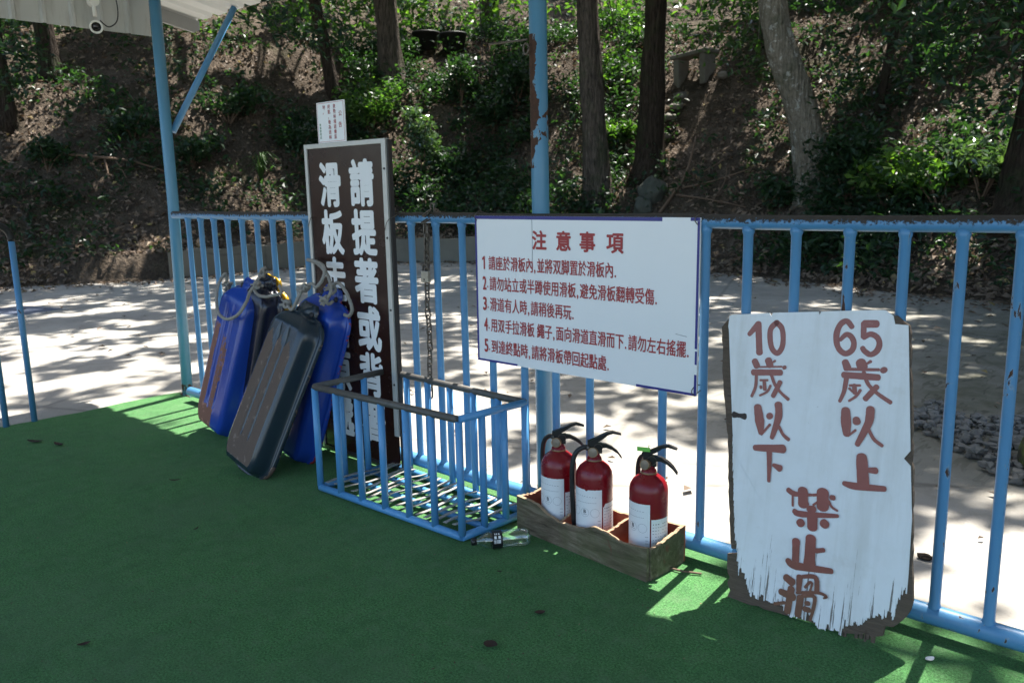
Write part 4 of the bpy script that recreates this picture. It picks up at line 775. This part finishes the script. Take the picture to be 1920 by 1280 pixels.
def rule(num, dot, txt, z, x0, x1, hgt=.053):
    put(b, num, x0+.009, z, .017 if num != '1' else .014, hgt*.92, NB, .035 if num != '1' else .0)
    if dot: put(b, '.', x0+.028, z, .020, .045, NB, .03)
    ws = [.42 if c in ',.' else (.30 if c == ' ' else 1) for c in txt]; u = (x1-x0-.034)/sum(ws); x = x0+.034
    for c, w_ in zip(txt, ws):
        if c in ',.': put(b, c, x+u*.25, z-.004, u*.62, hgt*1.0, NB, .03)
        elif c != ' ': put(b, c, x+u*.5, z, u*.95, hgt, NB, .018)
        x += u*w_
rule('1', False, '請座於滑板內,並將双脚置於滑板內.', .938, -2.175, -1.556)
rule('2', True, '請勿站立或半蹲使用滑板,避免滑板翻轉受傷.', .861, -2.172, -1.398)
rule('3', True, '滑道有人時,請稍後再玩.', .783, -2.172, -1.732)
rule('4', True, '用双手拉滑板 繩子,面向滑道直滑而下.請勿左右搖擺.', .704, -2.169, -1.280)
rule('5', True, '到達終點時,請將滑板帶回起點處.', .622, -2.169, -1.583)
b.build('lettering', M_LETTER_R, nb)
b = MB()
for xx, zz in ((W0+.012, HH-.006), (W1-.006, HH-.01), (W1-.004, .012)): b.tube(spline([(xx, -.006, zz-.012), (xx-.008, -.012, zz+.004), (xx, .006, zz+.022), (xx+.01, .03, zz+.012), (xx+.004, -.004, zz-.004)], 5), .0016, 5)
b.build('wire_tie', M_STEEL, nb)
b = MB(); b.tube([(-.19, -.0045, HH-.012), (-.189, -.0045, HH-.10), (-.191, -.0045, HH-.19)], .0009, 4); b.tube([(.40, -.0045, .19), (.44, -.0045, .185)], .0007, 4); b.build('scratch', M_INK, nb)

# painted plywood board leaning on the railing
BA = Vector((-.85, -.165, 0)); bv = Vector((0, .13, .85)).normalized(); bn = Vector((1, 0, 0)).cross(bv)
wb_ = thing('plywood_sign', 'white painted plywood board with brush-written red characters and a splintered lower edge', 'sign', tuple(BA))
wb_.matrix_world = Matrix(((1, bn.x*0+0, 0, BA.x), (0, -bn.y, bv.y, BA.y), (0, -bn.z, bv.z, BA.z), (0, 0, 0, 1)))
random.seed(3); teeth = []
for i in range(len(BOARD_FRONT_TEETH)-1):
    a, c = Vector(BOARD_FRONT_TEETH[i]), Vector(BOARD_FRONT_TEETH[i+1]); L_ = (c-a).length; k_ = 0.0; up_ = 0
    while k_ < L_:
        q = a.lerp(c, k_/L_); dz = random.choice((0, .003, -.004, .008, .016, -.008)) if abs(c.x-a.x) > .003 else random.uniform(-.001, .001)
        teeth.append((q.x+random.uniform(-.0008, .0008), q.y+dz)); w_ = random.choice((.0025, .004, .007, .012)); teeth.append((q.x-min(w_, L_-k_)*.85*abs(c.x-a.x)/L_, q.y+dz+random.uniform(-.002, .003)))
        k_ += w_
b = MB(); b.prism([tuple(q) for q in BOARD_FRONT_TOP]+teeth, .0, .003, FRONT); b.build('white_face', M_BOARDW, wb_)
random.seed(4); bk = []
for i in range(len(BOARD_BACK)):
    a, c = Vector(BOARD_BACK[i]), Vector(BOARD_BACK[(i+1) % len(BOARD_BACK)]); n = max(1, int((c-a).length/.02))
    for k in range(n): q = a.lerp(c, k/n); bk.append((q.x+random.uniform(-.002, .002), q.y+random.uniform(-.0025, .0025)))
b = MB(); b.prism(bk, -.014, -.0008, FRONT); b.build('plywood', M_PLY, wb_)
b = MB(); random.seed(6)
for i in range(26):
    xx = random.choice((random.uniform(.10, .22), random.uniform(-.24, -.05))); zz = .035+random.uniform(0, .03) if xx > 0 else .06+(-xx)*.25; w_ = random.uniform(.004, .012); L = random.uniform(.02, .055)
    b.box((xx, .001, max(.001, zz-L)), (xx+w_, .006+random.uniform(0, .003), zz))
b.build('splinters', M_PLY, wb_)
b = MB()
def stroke(pts, d):
    pts = [Vector((x, y, 0)) for x, y, r in pts], [r for x, y, r in pts]; P = spline(pts[0], 6) if len(pts[0]) > 1 else pts[0]; m = len(P)
    rs = [float(np.interp(i/(m-1), np.linspace(0, 1, len(pts[1])), pts[1])) for i in range(m)]
    rs = [r*1.13*(1+.07*mnoise.noise(Vector((p_.x*90, p_.y*90, d*900)))) for r, p_ in zip(rs, P)]
    L, Rr = [], []
    for i in range(m):
        T = (P[min(i+1, m-1)]-P[max(i-1, 0)]).normalized(); nn = Vector((-T.y, T.x, 0)); L.append(P[i]+nn*rs[i]); Rr.append(P[i]-nn*rs[i])
    vs = []; fs = []
    for i in range(m): vs += [L[i], Rr[i]]
    fs = [(2*i, 2*i+1, 2*i+3, 2*i+2) for i in range(m-1)]
    for e, sgn in ((0, -1), (m-1, 1)):
        T = ((P[1]-P[0]) if e == 0 else (P[-1]-P[-2])).normalized()*sgn; nn = Vector((-T.y, T.x, 0)); k0 = len(vs); vs.append(P[e])
        for j in range(9): a = -math.pi/2+math.pi*j/8; vs.append(P[e]+T*(rs[e]*math.cos(a)*.8)+nn*(rs[e]*math.sin(a)))
        fs += [(k0, k0+1+j, k0+2+j) for j in range(8)]
    b.add([FRONT @ (q+Vector((0, 0, d))) for q in vs], fs)
for i, s_ in enumerate(BOARD_STROKES): stroke(s_, .0034+.00006*i)
b.build('lettering', M_BRUSH, wb_)
b = MB(); b.prism([(-.247+.015*math.cos(t)*1.6+.012, .545+.010*math.sin(t)+.004*math.sin(3*t)) for t in np.linspace(0, 6.1, 16)], .0031, .0036, FRONT); b.build('knot_hole', simple('burnt_knot', (.05, .04, .035), .9, 0, .5, 120), wb_)

# ------------------------------------------------------------------ padlocked chain
ch = thing('chain', 'rusty steel chain hanging from the top rail left of the notice board', 'chain', (-2.482, -.030, 1.10))
def link_mb():
    b = MB(); P = []
    for i in range(24):
        t = 2*math.pi*i/24; P.append((0.0095*math.cos(t), 0, .0145*math.copysign(1, math.sin(t))*(1 if abs(math.sin(t)) > .02 else 0)+.0095*math.sin(t)))
    P.append(P[0]); P.append(P[1]); b.tube(P, .0036, 8, cap=False); return b
lk = link_mb().build('link', M_STEEL, ch); first = True
def add_link(loc, rz, ry=0, rx=0):
    global first
    o = lk if first else lk.copy()
    if not first: link(o, ch)
    first = False; o.location = loc; o.rotation_euler = (rx, ry, rz)
random.seed(2)
for i in range(21): add_link((.004*math.sin(i*.6)-.004*(i > 8), -.004, -.045-.0335*i), (0 if i % 2 else R(85))+random.uniform(-.2, .2), random.uniform(-.06, .06))
for i in range(6): add_link((.017-.002*i, -.012, -.05-.0335*i), (R(60) if i % 2 else R(-30)), random.uniform(-.1, .1))
for i, a in enumerate(np.linspace(-.4, 3.5, 5)): add_link((.006+.004*i, .030*-math.cos(a)+.026, .004+.031*math.sin(a)), R(90)*(i % 2), 0, -a+1.57)
pk = thing('padlock', 'grey square padlock closed on the hanging chain', 'padlock', (-2.478, -.046, .872))
b = MB(); b.box((-.021, -.009, -.026), (.021, .009, .020)); b.build('body', M_LOCK, pk, .003)
b = MB(); b.tube([(-.013, 0, .018), (-.013, 0, .034)]+[(-.013*math.cos(t), 0, .034+.013*math.sin(t)) for t in np.linspace(.2, 2.94, 9)]+[(.013, 0, .034), (.013, 0, .018)], .0042, 8); b.build('shackle', M_STEEL, pk)
b = MB(); b.lathe([(0, .0004), (.004, .0003), (.0045, 0)], 10, Matrix.Translation((.0, -.0092, -.014)) @ FRONT); b.build('keyhole', M_BLACK, pk)

# ------------------------------------------------------------------ blue wire basket
bk_ = thing('basket', 'open blue welded bar basket with a worn grey rim standing on the turf', 'basket', (-2.35, -.23, 0)); BO = Vector((-2.35, -.23, 0))
FL, FR, BR, BL = (Vector(q)-BO for q in ((-2.765, -.41, 0), (-1.957, -.392, 0), (-1.93, -.082, 0), (-2.76, -.042, 0)))
up = lambda q, z: (q.x, q.y, z)
ZB, ZT = .020, .443
for A, Bq, l_ in ((FL, FR, 0), (FR, BR, 1), (BR, BL, 0), (BL, FL, 0)):
    b = MB(); b.tube([up(A, ZT), up(Bq, ZT)], .0135, 12); b.build('rim', M_WORN if not l_ else M_BASKET, bk_)
    b = MB(); b.tube([up(A, ZB), up(Bq, ZB)], .0145, 12); b.build('base_bar', M_BASKET, bk_)
bars = [FL.lerp(FR, i/6) for i in range(7)]+[FR.lerp(BR, i/3) for i in (1, 2)]+[BR.lerp(BL, i/6) for i in range(7)]+[BL.lerp(FL, i/3) for i in (1, 2)]
b = MB(); b.tube([(0, 0, ZB+.006), (0, 0, ZT-.006)], .0135, 12); b0 = b.build('bar', M_BASKET, bk_); b0.location = up(bars[0], 0)
for q in bars[1:]: c = b0.copy(); link(c, bk_); c.location = up(q, 0)
for f in (.36, .68):
    b = MB(); b.tube([up(FL.lerp(BL, f), ZB+.002), up(FR.lerp(BR, f), ZB+.002)], .012, 10); b.build('floor_bar', M_BASKET, bk_)
random.seed(8)
for i in range(15):
    t = (i+.6)/15.4+random.uniform(-.012, .012); A, Bq = FL.lerp(FR, t), BL.lerp(BR, t+random.uniform(-.02, .03)); b = MB(); P = []
    for k in range(9):
        q = A.lerp(Bq, .03+.94*k/8); P.append((q.x, q.y, ZB+.020+.008*math.sin(k*.8+i)*random.uniform(.4, 1)))
    vs = []
    for x_, y_, z_ in P: vs += [(x_-.009, y_, z_), (x_+.009, y_, z_+.002), (x_+.009, y_, z_+.005), (x_-.009, y_, z_+.003)]
    b.add(vs, [(4*j+m_, 4*j+(m_+1) % 4, 4*j+4+(m_+1) % 4, 4*j+4+m_) for j in range(8) for m_ in range(4)]+[(3, 2, 1, 0), (32, 33, 34, 35)]); b.build('slat', M_STRAP, bk_)

# ------------------------------------------------------------------ sleds
def sled(B, T, mat, label, wear='none', ropes=(), W=.180, depth=.078, roll=0):
    B, T = Vector(B), Vector(T); L = (T-B).length; z = (T-B)/L; x = (Vector((1, roll, 0))-z*z.dot(Vector((1, roll, 0)))).normalized(); y = z.cross(x)
    t = thing('sled', label, 'sled', tuple(B), 'plastic slide sleds leaning together'); M0 = Matrix((x, y, z)).transposed().to_4x4(); M0.translation = B; t.matrix_world = M0
    nv, nu = 110, 64; V = np.zeros((nv, nu, 3)); wearA = np.zeros((nv, nu)); rimA = np.zeros((nv, nu))
    for j in range(nv):
        v = L*j/(nv-1); s = v/L
        hw = W-.115*(1-math.sqrt(max(0, 1-max(0, 1-v/.115)**2)))
        if s > .80: k_ = min(1, (s-.80)/.135); hw = .072+(W-.072)*math.sqrt(max(0, 1-k_**2.3))
        hw -= .020*max(0, (s-.955)/.045)**2
        for i in range(nu):
            u0 = 2*i/(nu-1)-1; u = hw*u0
            d = min(hw-abs(u), v+.012, L-v+.02)
            dm = depth*(1-.60*float(smooth(.84, .97, s)))*(1-.12*float(smooth(.2, .0, s)))
            n = dm*(.82*float(smooth(.025, .050, d))+.18*float(smooth(.036, .076, d)))
            n += .006*math.exp(-((d-.012)/.006)**2)-.010*float(smooth(.007, .0, d))
            flat = float(smooth(.062, .076, d))
            g1 = math.exp(-((u+.036)/.0085)**2); g2 = math.exp(-((u-.030)/.0085)**2)
            gr = float(smooth(.14, .24, s)*smooth(.86, .76, s)); n -= .010*(g1+g2)*gr*flat
            wob = mnoise.noise(Vector((u*30, v*6, 3)))*.03
            if wear == 'full':
                c = -.085 if u < -.036 else (-.003 if u < .03 else .068); pk_ = (.80 if u < .03 else .79)-abs(u-c)*2.0
                wv = flat*(1 if s < pk_+wob and u < .112+wob*.5 else 0)*.86*float(smooth(.045, .075, s+wob*.5)); wv *= 1-.75*max(g1, g2)*gr
            elif wear == 'streak':
                a = (.80 if u < -.062+wob*.4 else (.60 if -.016 < u < .026+wob*.5 else .26 if u < .04 else -.1)); wv = max(flat*a*float(smooth(.90, .55, s)), .85 if s < .17+wob and u < .03+wob and d > .03 else 0)
            else: wv = 0
            wearA[j, i] = wv; rimA[j, i] = float(smooth(.020, .004, d))*.75+(.25 if s < .12 else 0)*float(smooth(.05, .02, d))
            V[j, i] = (u, -n, v)
    idx = np.arange(nv*nu).reshape(nv, nu); q = np.stack([idx[:-1, :-1], idx[:-1, 1:], idx[1:, 1:], idx[1:, :-1]], -1).reshape(-1, 4)
    o = np_mesh('hull', V.reshape(-1, 3), q, mat, t, True)
    for nm, A in (('wear', wearA), ('rim', rimA)): at = o.data.attributes.new(nm, 'FLOAT', 'POINT'); at.data.foreach_set('value', A.ravel().astype(np.float32))
    md = o.modifiers.new('thickness', 'SOLIDIFY'); md.thickness = .005; md.offset = -1
    inv = M0.inverted()
    for P, knots in ropes:
        b = MB(); Q = [inv @ Vector(p_) for p_ in spline(P, 9)]; b.tube(Q, .0075, 12, lobes=3, twist=260, lob=.16)
        for kp in knots:
            c = inv @ Vector(kp); random.seed(int(abs(kp[0])*1000))
            for r_ in range(3):
                ax = Vector((random.uniform(-1, 1), random.uniform(-1, 1), random.uniform(-1, 1))).normalized(); e1 = ax.orthogonal().normalized(); e2 = ax.cross(e1)
                b.tube([c+(e1*math.cos(a)+e2*math.sin(a))*.012+ax*.004*a for a in np.linspace(0, 6.0, 13)], .0070, 9, lobes=3, twist=260, lob=.16)
            for r_ in range(3):
                dv = Vector((random.uniform(-1, 1), -.6, random.uniform(-1, .3))).normalized(); b.tube([c, c+dv*.02, c+dv*.034], [.006, .0055, .004], 7)
        b.build('rope', M_ROPE, t)
    b = MB()
    for sx in (-.055, .055): b.lathe([(0, .006), (.009, .005), (.013, 0)], 12, Matrix.Translation((sx, -.012, L-.045)) @ FRONT)
    b.build('eyelet', M_BLACKR, t)
    return t
sled((-3.80, -.065, .0), (-3.632, -.024, .806), M_SLEDY, 'yellow sled hidden behind the black one, only its edge and top showing')
sled((-3.82, -.150, .0), (-3.635, -.050, .815), M_SLEDN, 'glossy black sled squeezed between the yellow sled and the scuffed blue one', ropes=[(ROPE_B, [ROPE_B[0]])])
sled((-3.905, -.245, .0), (-3.725, -.085, .79), M_SLEDB, 'blue sled with brown scuff streaks, front of the stack near the left post', 'streak', [(ROPE_A, [ROPE_A[0], ROPE_A[-1]])])
sled((-3.240, -.235, .0), (-3.055, -.080, .795), M_SLEDB, 'clean blue sled behind the slate grey one, beside the brown sign', 'none', [(ROPE_E, [ROPE_E[0]]), (ROPE_D, [ROPE_D[-2]])])
sled((-3.220, -.485, .0), (-3.070, -.195, .735), M_SLEDK, 'slate grey sled with a broad worn brown face, nearest of the sleds', 'full', [(ROPE_C, [ROPE_C[0], ROPE_C[3], (-3.12, -.235, .675)])])

# ------------------------------------------------------------------ wooden crate and the three extinguishers
cr = thing('wooden_crate', 'low mossy wooden crate with ragged edges and reddish inside, holding three extinguishers', 'crate', (-1.585, -.13, 0)); CO = Vector((-1.585, -.13, 0))
def plank(a, c, hs, th, name, mat, z0=.0):
    a, c = Vector((a[0], a[1], 0))-CO, Vector((c[0], c[1], 0))-CO; L = (c-a).length; u = (c-a)/L; nn = Vector((u.y, -u.x, 0))
    M0 = Matrix(((u.x, 0, nn.x, a.x), (u.y, 0, nn.y, a.y), (0, 1, 0, z0), (0, 0, 0, 1))); b = MB(); m = 40; top = []
    for i in range(m+1):
        s = i/m; top.append((L*s, float(np.interp(s, np.linspace(0, 1, len(hs)), hs))+.004*mnoise.noise(Vector((s*14, L*9, 2)))+.003*mnoise.noise(Vector((s*45, L, 7)))))
    b.prism([(0, 0), (L, 0)]+top[::-1], -th*.5, th*.5, M0); o = b.build(name, mat, cr, .0012); o.data.materials.append(M_RAW)
    for p_ in o.data.polygons:
        if p_.normal.z > .4: p_.material_index = 1
    return o
cFL, cFR, cBR, cBL = (-1.885, -.178), (-1.302, -.232), (-1.288, -.036), (-1.866, -.038)
o = plank(cFL, cFR, [.128, .126, .120, .095, .088, .092, .098, .118, .112, .100, .104, .112], .014, 'front_board', M_CRATE)
plank(cBL, cBR, [.125, .128, .12, .115, .105, .110, .120, .124], .013, 'back_board', M_CRATEIN)
def between(f, f2=None):
    f2 = f if f2 is None else f2; a = Vector(cFL).lerp(Vector(cFR), f); c = Vector(cBL).lerp(Vector(cBR), f2); d = (c-a).normalized()*.0085; return tuple(a+d), tuple(c-d)
plank(*between(.004), [.125, .118, .13], .013, 'end_board', M_CRATEIN); o = plank(*between(.996), [.104, .108, .115, .128], .013, 'end_board', M_CRATE)
plank(*between(.345), [.085, .105, .11], .011, 'divider', M_CRATEIN); plank(*between(.685), [.10, .112, .12], .011, 'divider', M_CRATEIN)
b = MB(); fl = [Vector(q)-CO.xy for q in (cFL, cFR, cBR, cBL)]; ce = sum(fl, Vector((0, 0)))/4; b.prism([tuple(ce+(q-ce)*.96) for q in fl], .003, .012, Matrix()); b.build('bottom_board', M_CRATEIN, cr)

def extinguisher(x, y, ang, label, tag_=False, seed=0, r=.0625, hose=0):
    t = thing('fire_extinguisher', label, 'fire extinguisher', (x, y, .0125), 'fire extinguishers in the crate'); t.rotation_euler = (0, 0, R(ang)); rad = R
    b = MB(); b.lathe([(0, .012), (r-.004, .012), (r, .018), (r, .240), (r-.003, .256), (r-.012, .272), (r-.027, .285), (.022, .292), (.020, .300), (.0195, .312), (0, .312)], 40); b.build('cylinder', M_RED, t)
    b = MB(); b.lathe([(r-.006, 0), (r+.0008, 0), (r+.0012, .026), (r-.001, .028)], 40); b.build('base_ring', M_BLACK, t)
    def shell(a0, a1, z0, z1, rr, notch=()):
        s = MB(); n = 30; vs = []
        for i in range(n+1):
            a = rad(a0+(a1-a0)*i/n); zt = z1+.0012*mnoise.noise(Vector((i*.9, seed, 1)))
            for c0, w_, dd in notch: zt -= dd*math.exp(-((i/n-c0)/w_)**2)
            vs += [(rr*math.cos(a), rr*math.sin(a), z0), (rr*math.cos(a), rr*math.sin(a), zt)]
        return s.add(vs, [(2*i, 2*i+2, 2*i+3, 2*i+1) for i in range(n)], True)
    shell(-108, 0, .046, .208, r+.0006, ((.55, .03, .006*(seed == 1)),)).build('main_label', M_LABEL, t)
    shell(4, 70, .040, .158, r+.0005, ((.02, .06, .012*(seed == 1)),)).build('side_label', M_LABEL, t)
    rr = r+.0010
    def wrapf(a_c): return lambda q: Vector(((rr+q.z)*math.cos(rad(a_c)+q.x/rr), (rr+q.z)*math.sin(rad(a_c)+q.x/rr), q.y))
    b = MB()
    for a_c in (-54, -22, -86):
        wf = wrapf(a_c); n = 28; vs = []
        for i in range(n): 
            c_, s_ = math.cos(2*math.pi*i/n), math.sin(2*math.pi*i/n); vs += [wf(Vector((.0152*c_, .128+.0152*s_, 0))), wf(Vector((.0146*c_, .128+.0146*s_, 0)))]
        b.add(vs, [(2*i, 2*((i+1) % n), 2*((i+1) % n)+1, 2*i+1) for i in range(n)])
    random.seed(seed+40)
    def dash(ac, z_, L_, h_): wf = wrapf(ac); m_ = 6; vs = []; [vs.extend([wf(Vector((L_*(k/m_-.5), z_-h_*.5, 0))), wf(Vector((L_*(k/m_-.5), z_+h_*.5, 0)))]) for k in range(m_+1)]; b.add(vs, [(2*k, 2*k+2, 2*k+3, 2*k+1) for k in range(m_)])
    for k in range(9): dash(-88+k*8.5, .186-.0004*k, .005, .0012)
    for k in range(12): dash(-80+k*5.5, .163, .0045, .0010)
    for z_ in (.100, .088, .078): dash(-9, z_, .010, .0012)
    for j in range(9):
        for k in range(7):
            if random.random() < .8: dash(10+k*8, .142-.0105*j, random.uniform(.003, .006), .0016 if j else .003)
    b.build('fine_print', M_INK, t)
    b = MB(); put(b, 'B', 0, .132, .0085, .012, None, .02, 0, wrapf(-54))
    for k in range(4): put(b, 'ABCA'[k] if False else '一', -.006+.004*k, .1215, .0036, .004, None, .08, 0, wrapf(-54))
    for k, c_ in enumerate('LMR'): put(b, c_, (k-1)*.0052, .056, .0045, .006, None, .02, 0, wrapf(-11))
    b.build('bold_print', M_INKD, t)
    ha = rad(72); H = Matrix.Rotation(ha, 4, 'Z')
    b = MB(); b.lathe([(.0235, .288), (.0245, .292), (.0240, .304), (.018, .306), (.018, .318), (.014, .320), (.0135, .332), (0, .333)], 20); b.build('neck', M_RED, t)
    b = MB(); b.lathe([(.0245, .2925), (.0262, .294), (.0262, .297), (.0245, .2985)], 24); b.build('seal_ring', M_GAUGE, t)
    b = MB(); b.box((-.016, -.010, .318), (.026, .010, .352), H); 
    def plate(pts, w_):
        vs = []
        for px_, pz_, hw_, th_ in pts: vs += [H @ Vector((px_, -hw_, pz_)), H @ Vector((px_, hw_, pz_)), H @ Vector((px_, hw_, pz_+th_)), H @ Vector((px_, -hw_, pz_+th_))]
        m_ = len(pts); b.add(vs, [(4*j+k, 4*j+(k+1) % 4, 4*j+4+(k+1) % 4, 4*j+4+k) for j in range(m_-1) for k in range(4)]+[(3, 2, 1, 0), tuple(4*(m_-1)+k for k in range(4))])
    plate([(-.022, .348, .0095, .012), (.0, .352, .0105, .016), (.024, .364, .0105, .016), (.045, .380, .010, .010), (.062, .385, .0095, .008), (.090, .379, .008, .005)], 0); b.build('lever', M_BLACK, t)
    b = MB(); plate([(.020, .336, .010, .015), (.040, .337, .010, .012), (.060, .329, .0095, .010), (.078, .315, .009, .009), (.092, .297, .0075, .007)], 0); b.build('carry_handle', M_BLACK, t)
    ga = rad(-34); gd = Vector((math.cos(ga), math.sin(ga), .12)).normalized(); MG = gd.to_track_quat('Z', 'Y').to_matrix().to_4x4(); MG.translation = Vector((0, 0, .324))
    b = MB(); b.lathe([(0, .004), (.009, .004), (.0165, .016), (.0175, .028), (.016, .031), (.0145, .029)], 22, MG); b.build('gauge', M_GAUGE, t)
    b = MB(); b.lathe([(.0146, .0285), (0, .0295)], 22, MG); b.build('gauge_face', M_GLASSF, t)
    b = MB(); HR = Matrix.Rotation(ha+rad(hose), 4, 'Z'); P = spline([tuple(HR @ Vector(q)) for q in ((-.012, 0, .334), (-.035, 0, .338), (-.062, 0, .318), (-.074, 0, .27), (-.074, .004, .17), (-.070, .012, .09), (-.066, .016, .035))], 8); b.tube(P, .0085, 12); b.build('hose', M_BLACKR, t)
    b = MB(); b.tube([tuple(HR @ Vector((-.012, 0, .334))), tuple(HR @ Vector((-.026, 0, .337)))], .0105, 12); b.build('hose_coupling', M_STEEL, t)
    b = MB(); P = [tuple(H @ Vector((.012+.014*math.cos(a), -.0115, .338+.014*math.sin(a)))) for a in np.linspace(0, 6.3, 20)]; b.tube(P, .0013, 5); b.build('safety_pin', M_STEEL, t)
    if tag_:
        b = MB(); b.box((-.036, -.0125, .366), (.006, -.0105, .380), H); b.tube([tuple(H @ Vector(q)) for q in ((.0, -.011, .375), (.002, -.013, .389), (.008, -.012, .384))], .0012, 5); b.build('tie_tag', M_GREENT, t)
    return t
extinguisher(-1.752, -.108, -35, 'red extinguisher in the left compartment of the crate, farthest from the plywood board', seed=0, hose=-38)
extinguisher(-1.590, -.118, -30, 'red extinguisher in the middle compartment, its black hose hanging down in front', seed=1)
extinguisher(-1.378, -.112, -53, 'red extinguisher in the right compartment with a green tag on its lever', True, seed=2, hose=-48)

# ------------------------------------------------------------------ bottle and bits on the turf
bo = thing('plastic_bottle', 'crushed clear plastic bottle with a black label lying between basket and crate', 'bottle', (-1.885, -.415, .031)); dv = Vector((.60, .80, 0)).normalized(); MBt = dv.to_track_quat('Z', 'Y').to_matrix().to_4x4(); bo.matrix_world = Matrix.Translation((-1.885, -.415, .0315)) @ MBt
prof = [(.0105, .012), (.0115, .022), (.018, .034), (.027, .050), (.0305, .066), (.0305, .104)]+[(.0305-(.0022 if k % 2 else 0), .108+.0065*k) for k in range(9)]+[(.0305, .172), (.0305, .188), (.026, .197), (.010, .193), (0, .192)]
b = MB(); b.lathe(prof, 28); b.build('body', M_CLEAR, bo)
b = MB(); b.lathe([(0, -.004), (.0125, -.004), (.0135, 0), (.0135, .014), (.0115, .014)], 20); b.build('cap', M_BLACK, bo)
b = MB(); b.lathe([(.0309, .066), (.0309, .101)], 32); b.build('label', simple('black_label', (.012, .012, .015), .3), bo)
b = MB(); random.seed(12); rr = .0313
vdir = MBt.inverted().to_3x3() @ Vector((.66, -.60, .45)); a_v = math.atan2(vdir.y, vdir.x)
def bt(a0, a1, z0, z1): 
    vs = []; m_ = 4
    for k in range(m_+1): a = a_v+(a0+(a1-a0)*k/m_); vs += [(rr*math.cos(a), rr*math.sin(a), z0), (rr*math.cos(a), rr*math.sin(a), z1)]
    b.add(vs, [(2*k, 2*k+2, 2*k+3, 2*k+1) for k in range(m_)])
z_ = .071
while z_ < .094: w_ = random.choice((.0007, .0012, .0018)); bt(.15, .55, z_, z_+w_); z_ += w_+random.choice((.0008, .0013))
bt(-.28, .02, .072, .080); bt(-.28, .02, .086, .094); bt(-.62, -.42, .074, .077); bt(-.62, -.42, .080, .083); bt(-.62, -.42, .087, .091)
b.build('label_print', M_LETTER_W, bo)
def ground_leaf(loc, L, rz, label, mat=M_BARKD, name='dry_leaf', cat='leaf', curl=.35, w_=.5):
    b = MB(); n = 7; vs = []
    for i in range(n+1):
        s = i/n; hw = L*w_*.5*math.sin(math.pi*min(1, s*.93+.05))**.8; z_ = .003+L*curl*.4*(2*s-1)**2
        vs += [(L*(s-.5), -hw, z_+hw*curl), (L*(s-.5), 0, z_), (L*(s-.5), hw, z_+hw*curl)]
    fs = []
    for i in range(n): fs += [(3*i, 3*i+3, 3*i+4, 3*i+1), (3*i+1, 3*i+4, 3*i+5, 3*i+2)]
    b.add(vs, fs, True); o = b.build(name, mat); o.location = loc; o.rotation_euler = (0, 0, rz); return tag(o, label, cat, 'dry leaves on the turf' if cat == 'leaf' else None)
M_DRY = simple('dark_dry_leaf', (.035, .018, .010), .8, 0, .6, 60)
ground_leaf((-1.422, -.816, .001), .040, .3, 'round dark brown leaf on the turf at the front, below the crate', M_DRY, w_=.9)
ground_leaf((-1.431, -.598, .001), .032, 1.0, 'small dark leaf on the turf between the crate and the front leaf', M_DRY, w_=.7)
ground_leaf((-1.700, -.479, .001), .018, .8, 'tiny dark leaf just in front of the plastic bottle', M_DRY)
ground_leaf((-2.283, -1.53, .001), .034, 1.3, 'curled dark leaf on the open turf at the lower left', M_DRY)
ground_leaf((-4.480, -.919, .001), .085, .6, 'dark leaf left of its twin near the handrail', M_DRY, w_=.4)
ground_leaf((-4.330, -.860, .001), .075, .2, 'dark leaf right of its twin near the handrail', M_DRY, w_=.4)
ground_leaf((-3.366, -.738, .001), .05, .9, 'narrow brown leaf on the turf in front of the slate grey sled', M_DRY, w_=.3)
ground_leaf((-2.796, -.938, .001), .03, 2.0, 'thin crumpled leaf on open turf in front of the basket', M_DRY, w_=.3)
ground_leaf((-.514, -.138, .001), .030, 1.2, 'white scrap of paper on the turf beside the plywood board', M_PAPER, 'paper_scrap', 'paper', .2, .6)
b = MB(); b.tube(spline([(-.055, .0, .006), (0, .006, .008), (.05, .03, .006)], 5), .0035, 6); o = b.build('twig', M_TWIG); o.location = (-1.245, -.118, 0); tag(o, 'short brown twig on the sunlit turf beside the crate corner', 'twig')
V = []; N_ = 1500                                                                # fine crumbs trodden into the turf
C = np.stack([rng.uniform(-4.8, .2, N_), rng.uniform(-2.2, .03, N_), np.full(N_, .0015)], 1); v, f = leaf_quads(C, rng.uniform(.003, .011, N_), None, .3, .35, .2)
tag(np_mesh('leaf_crumbs', v, f, M_LITTER), 'fine crumbs of leaf scattered over the turf', 'crumbs', kind='stuff')
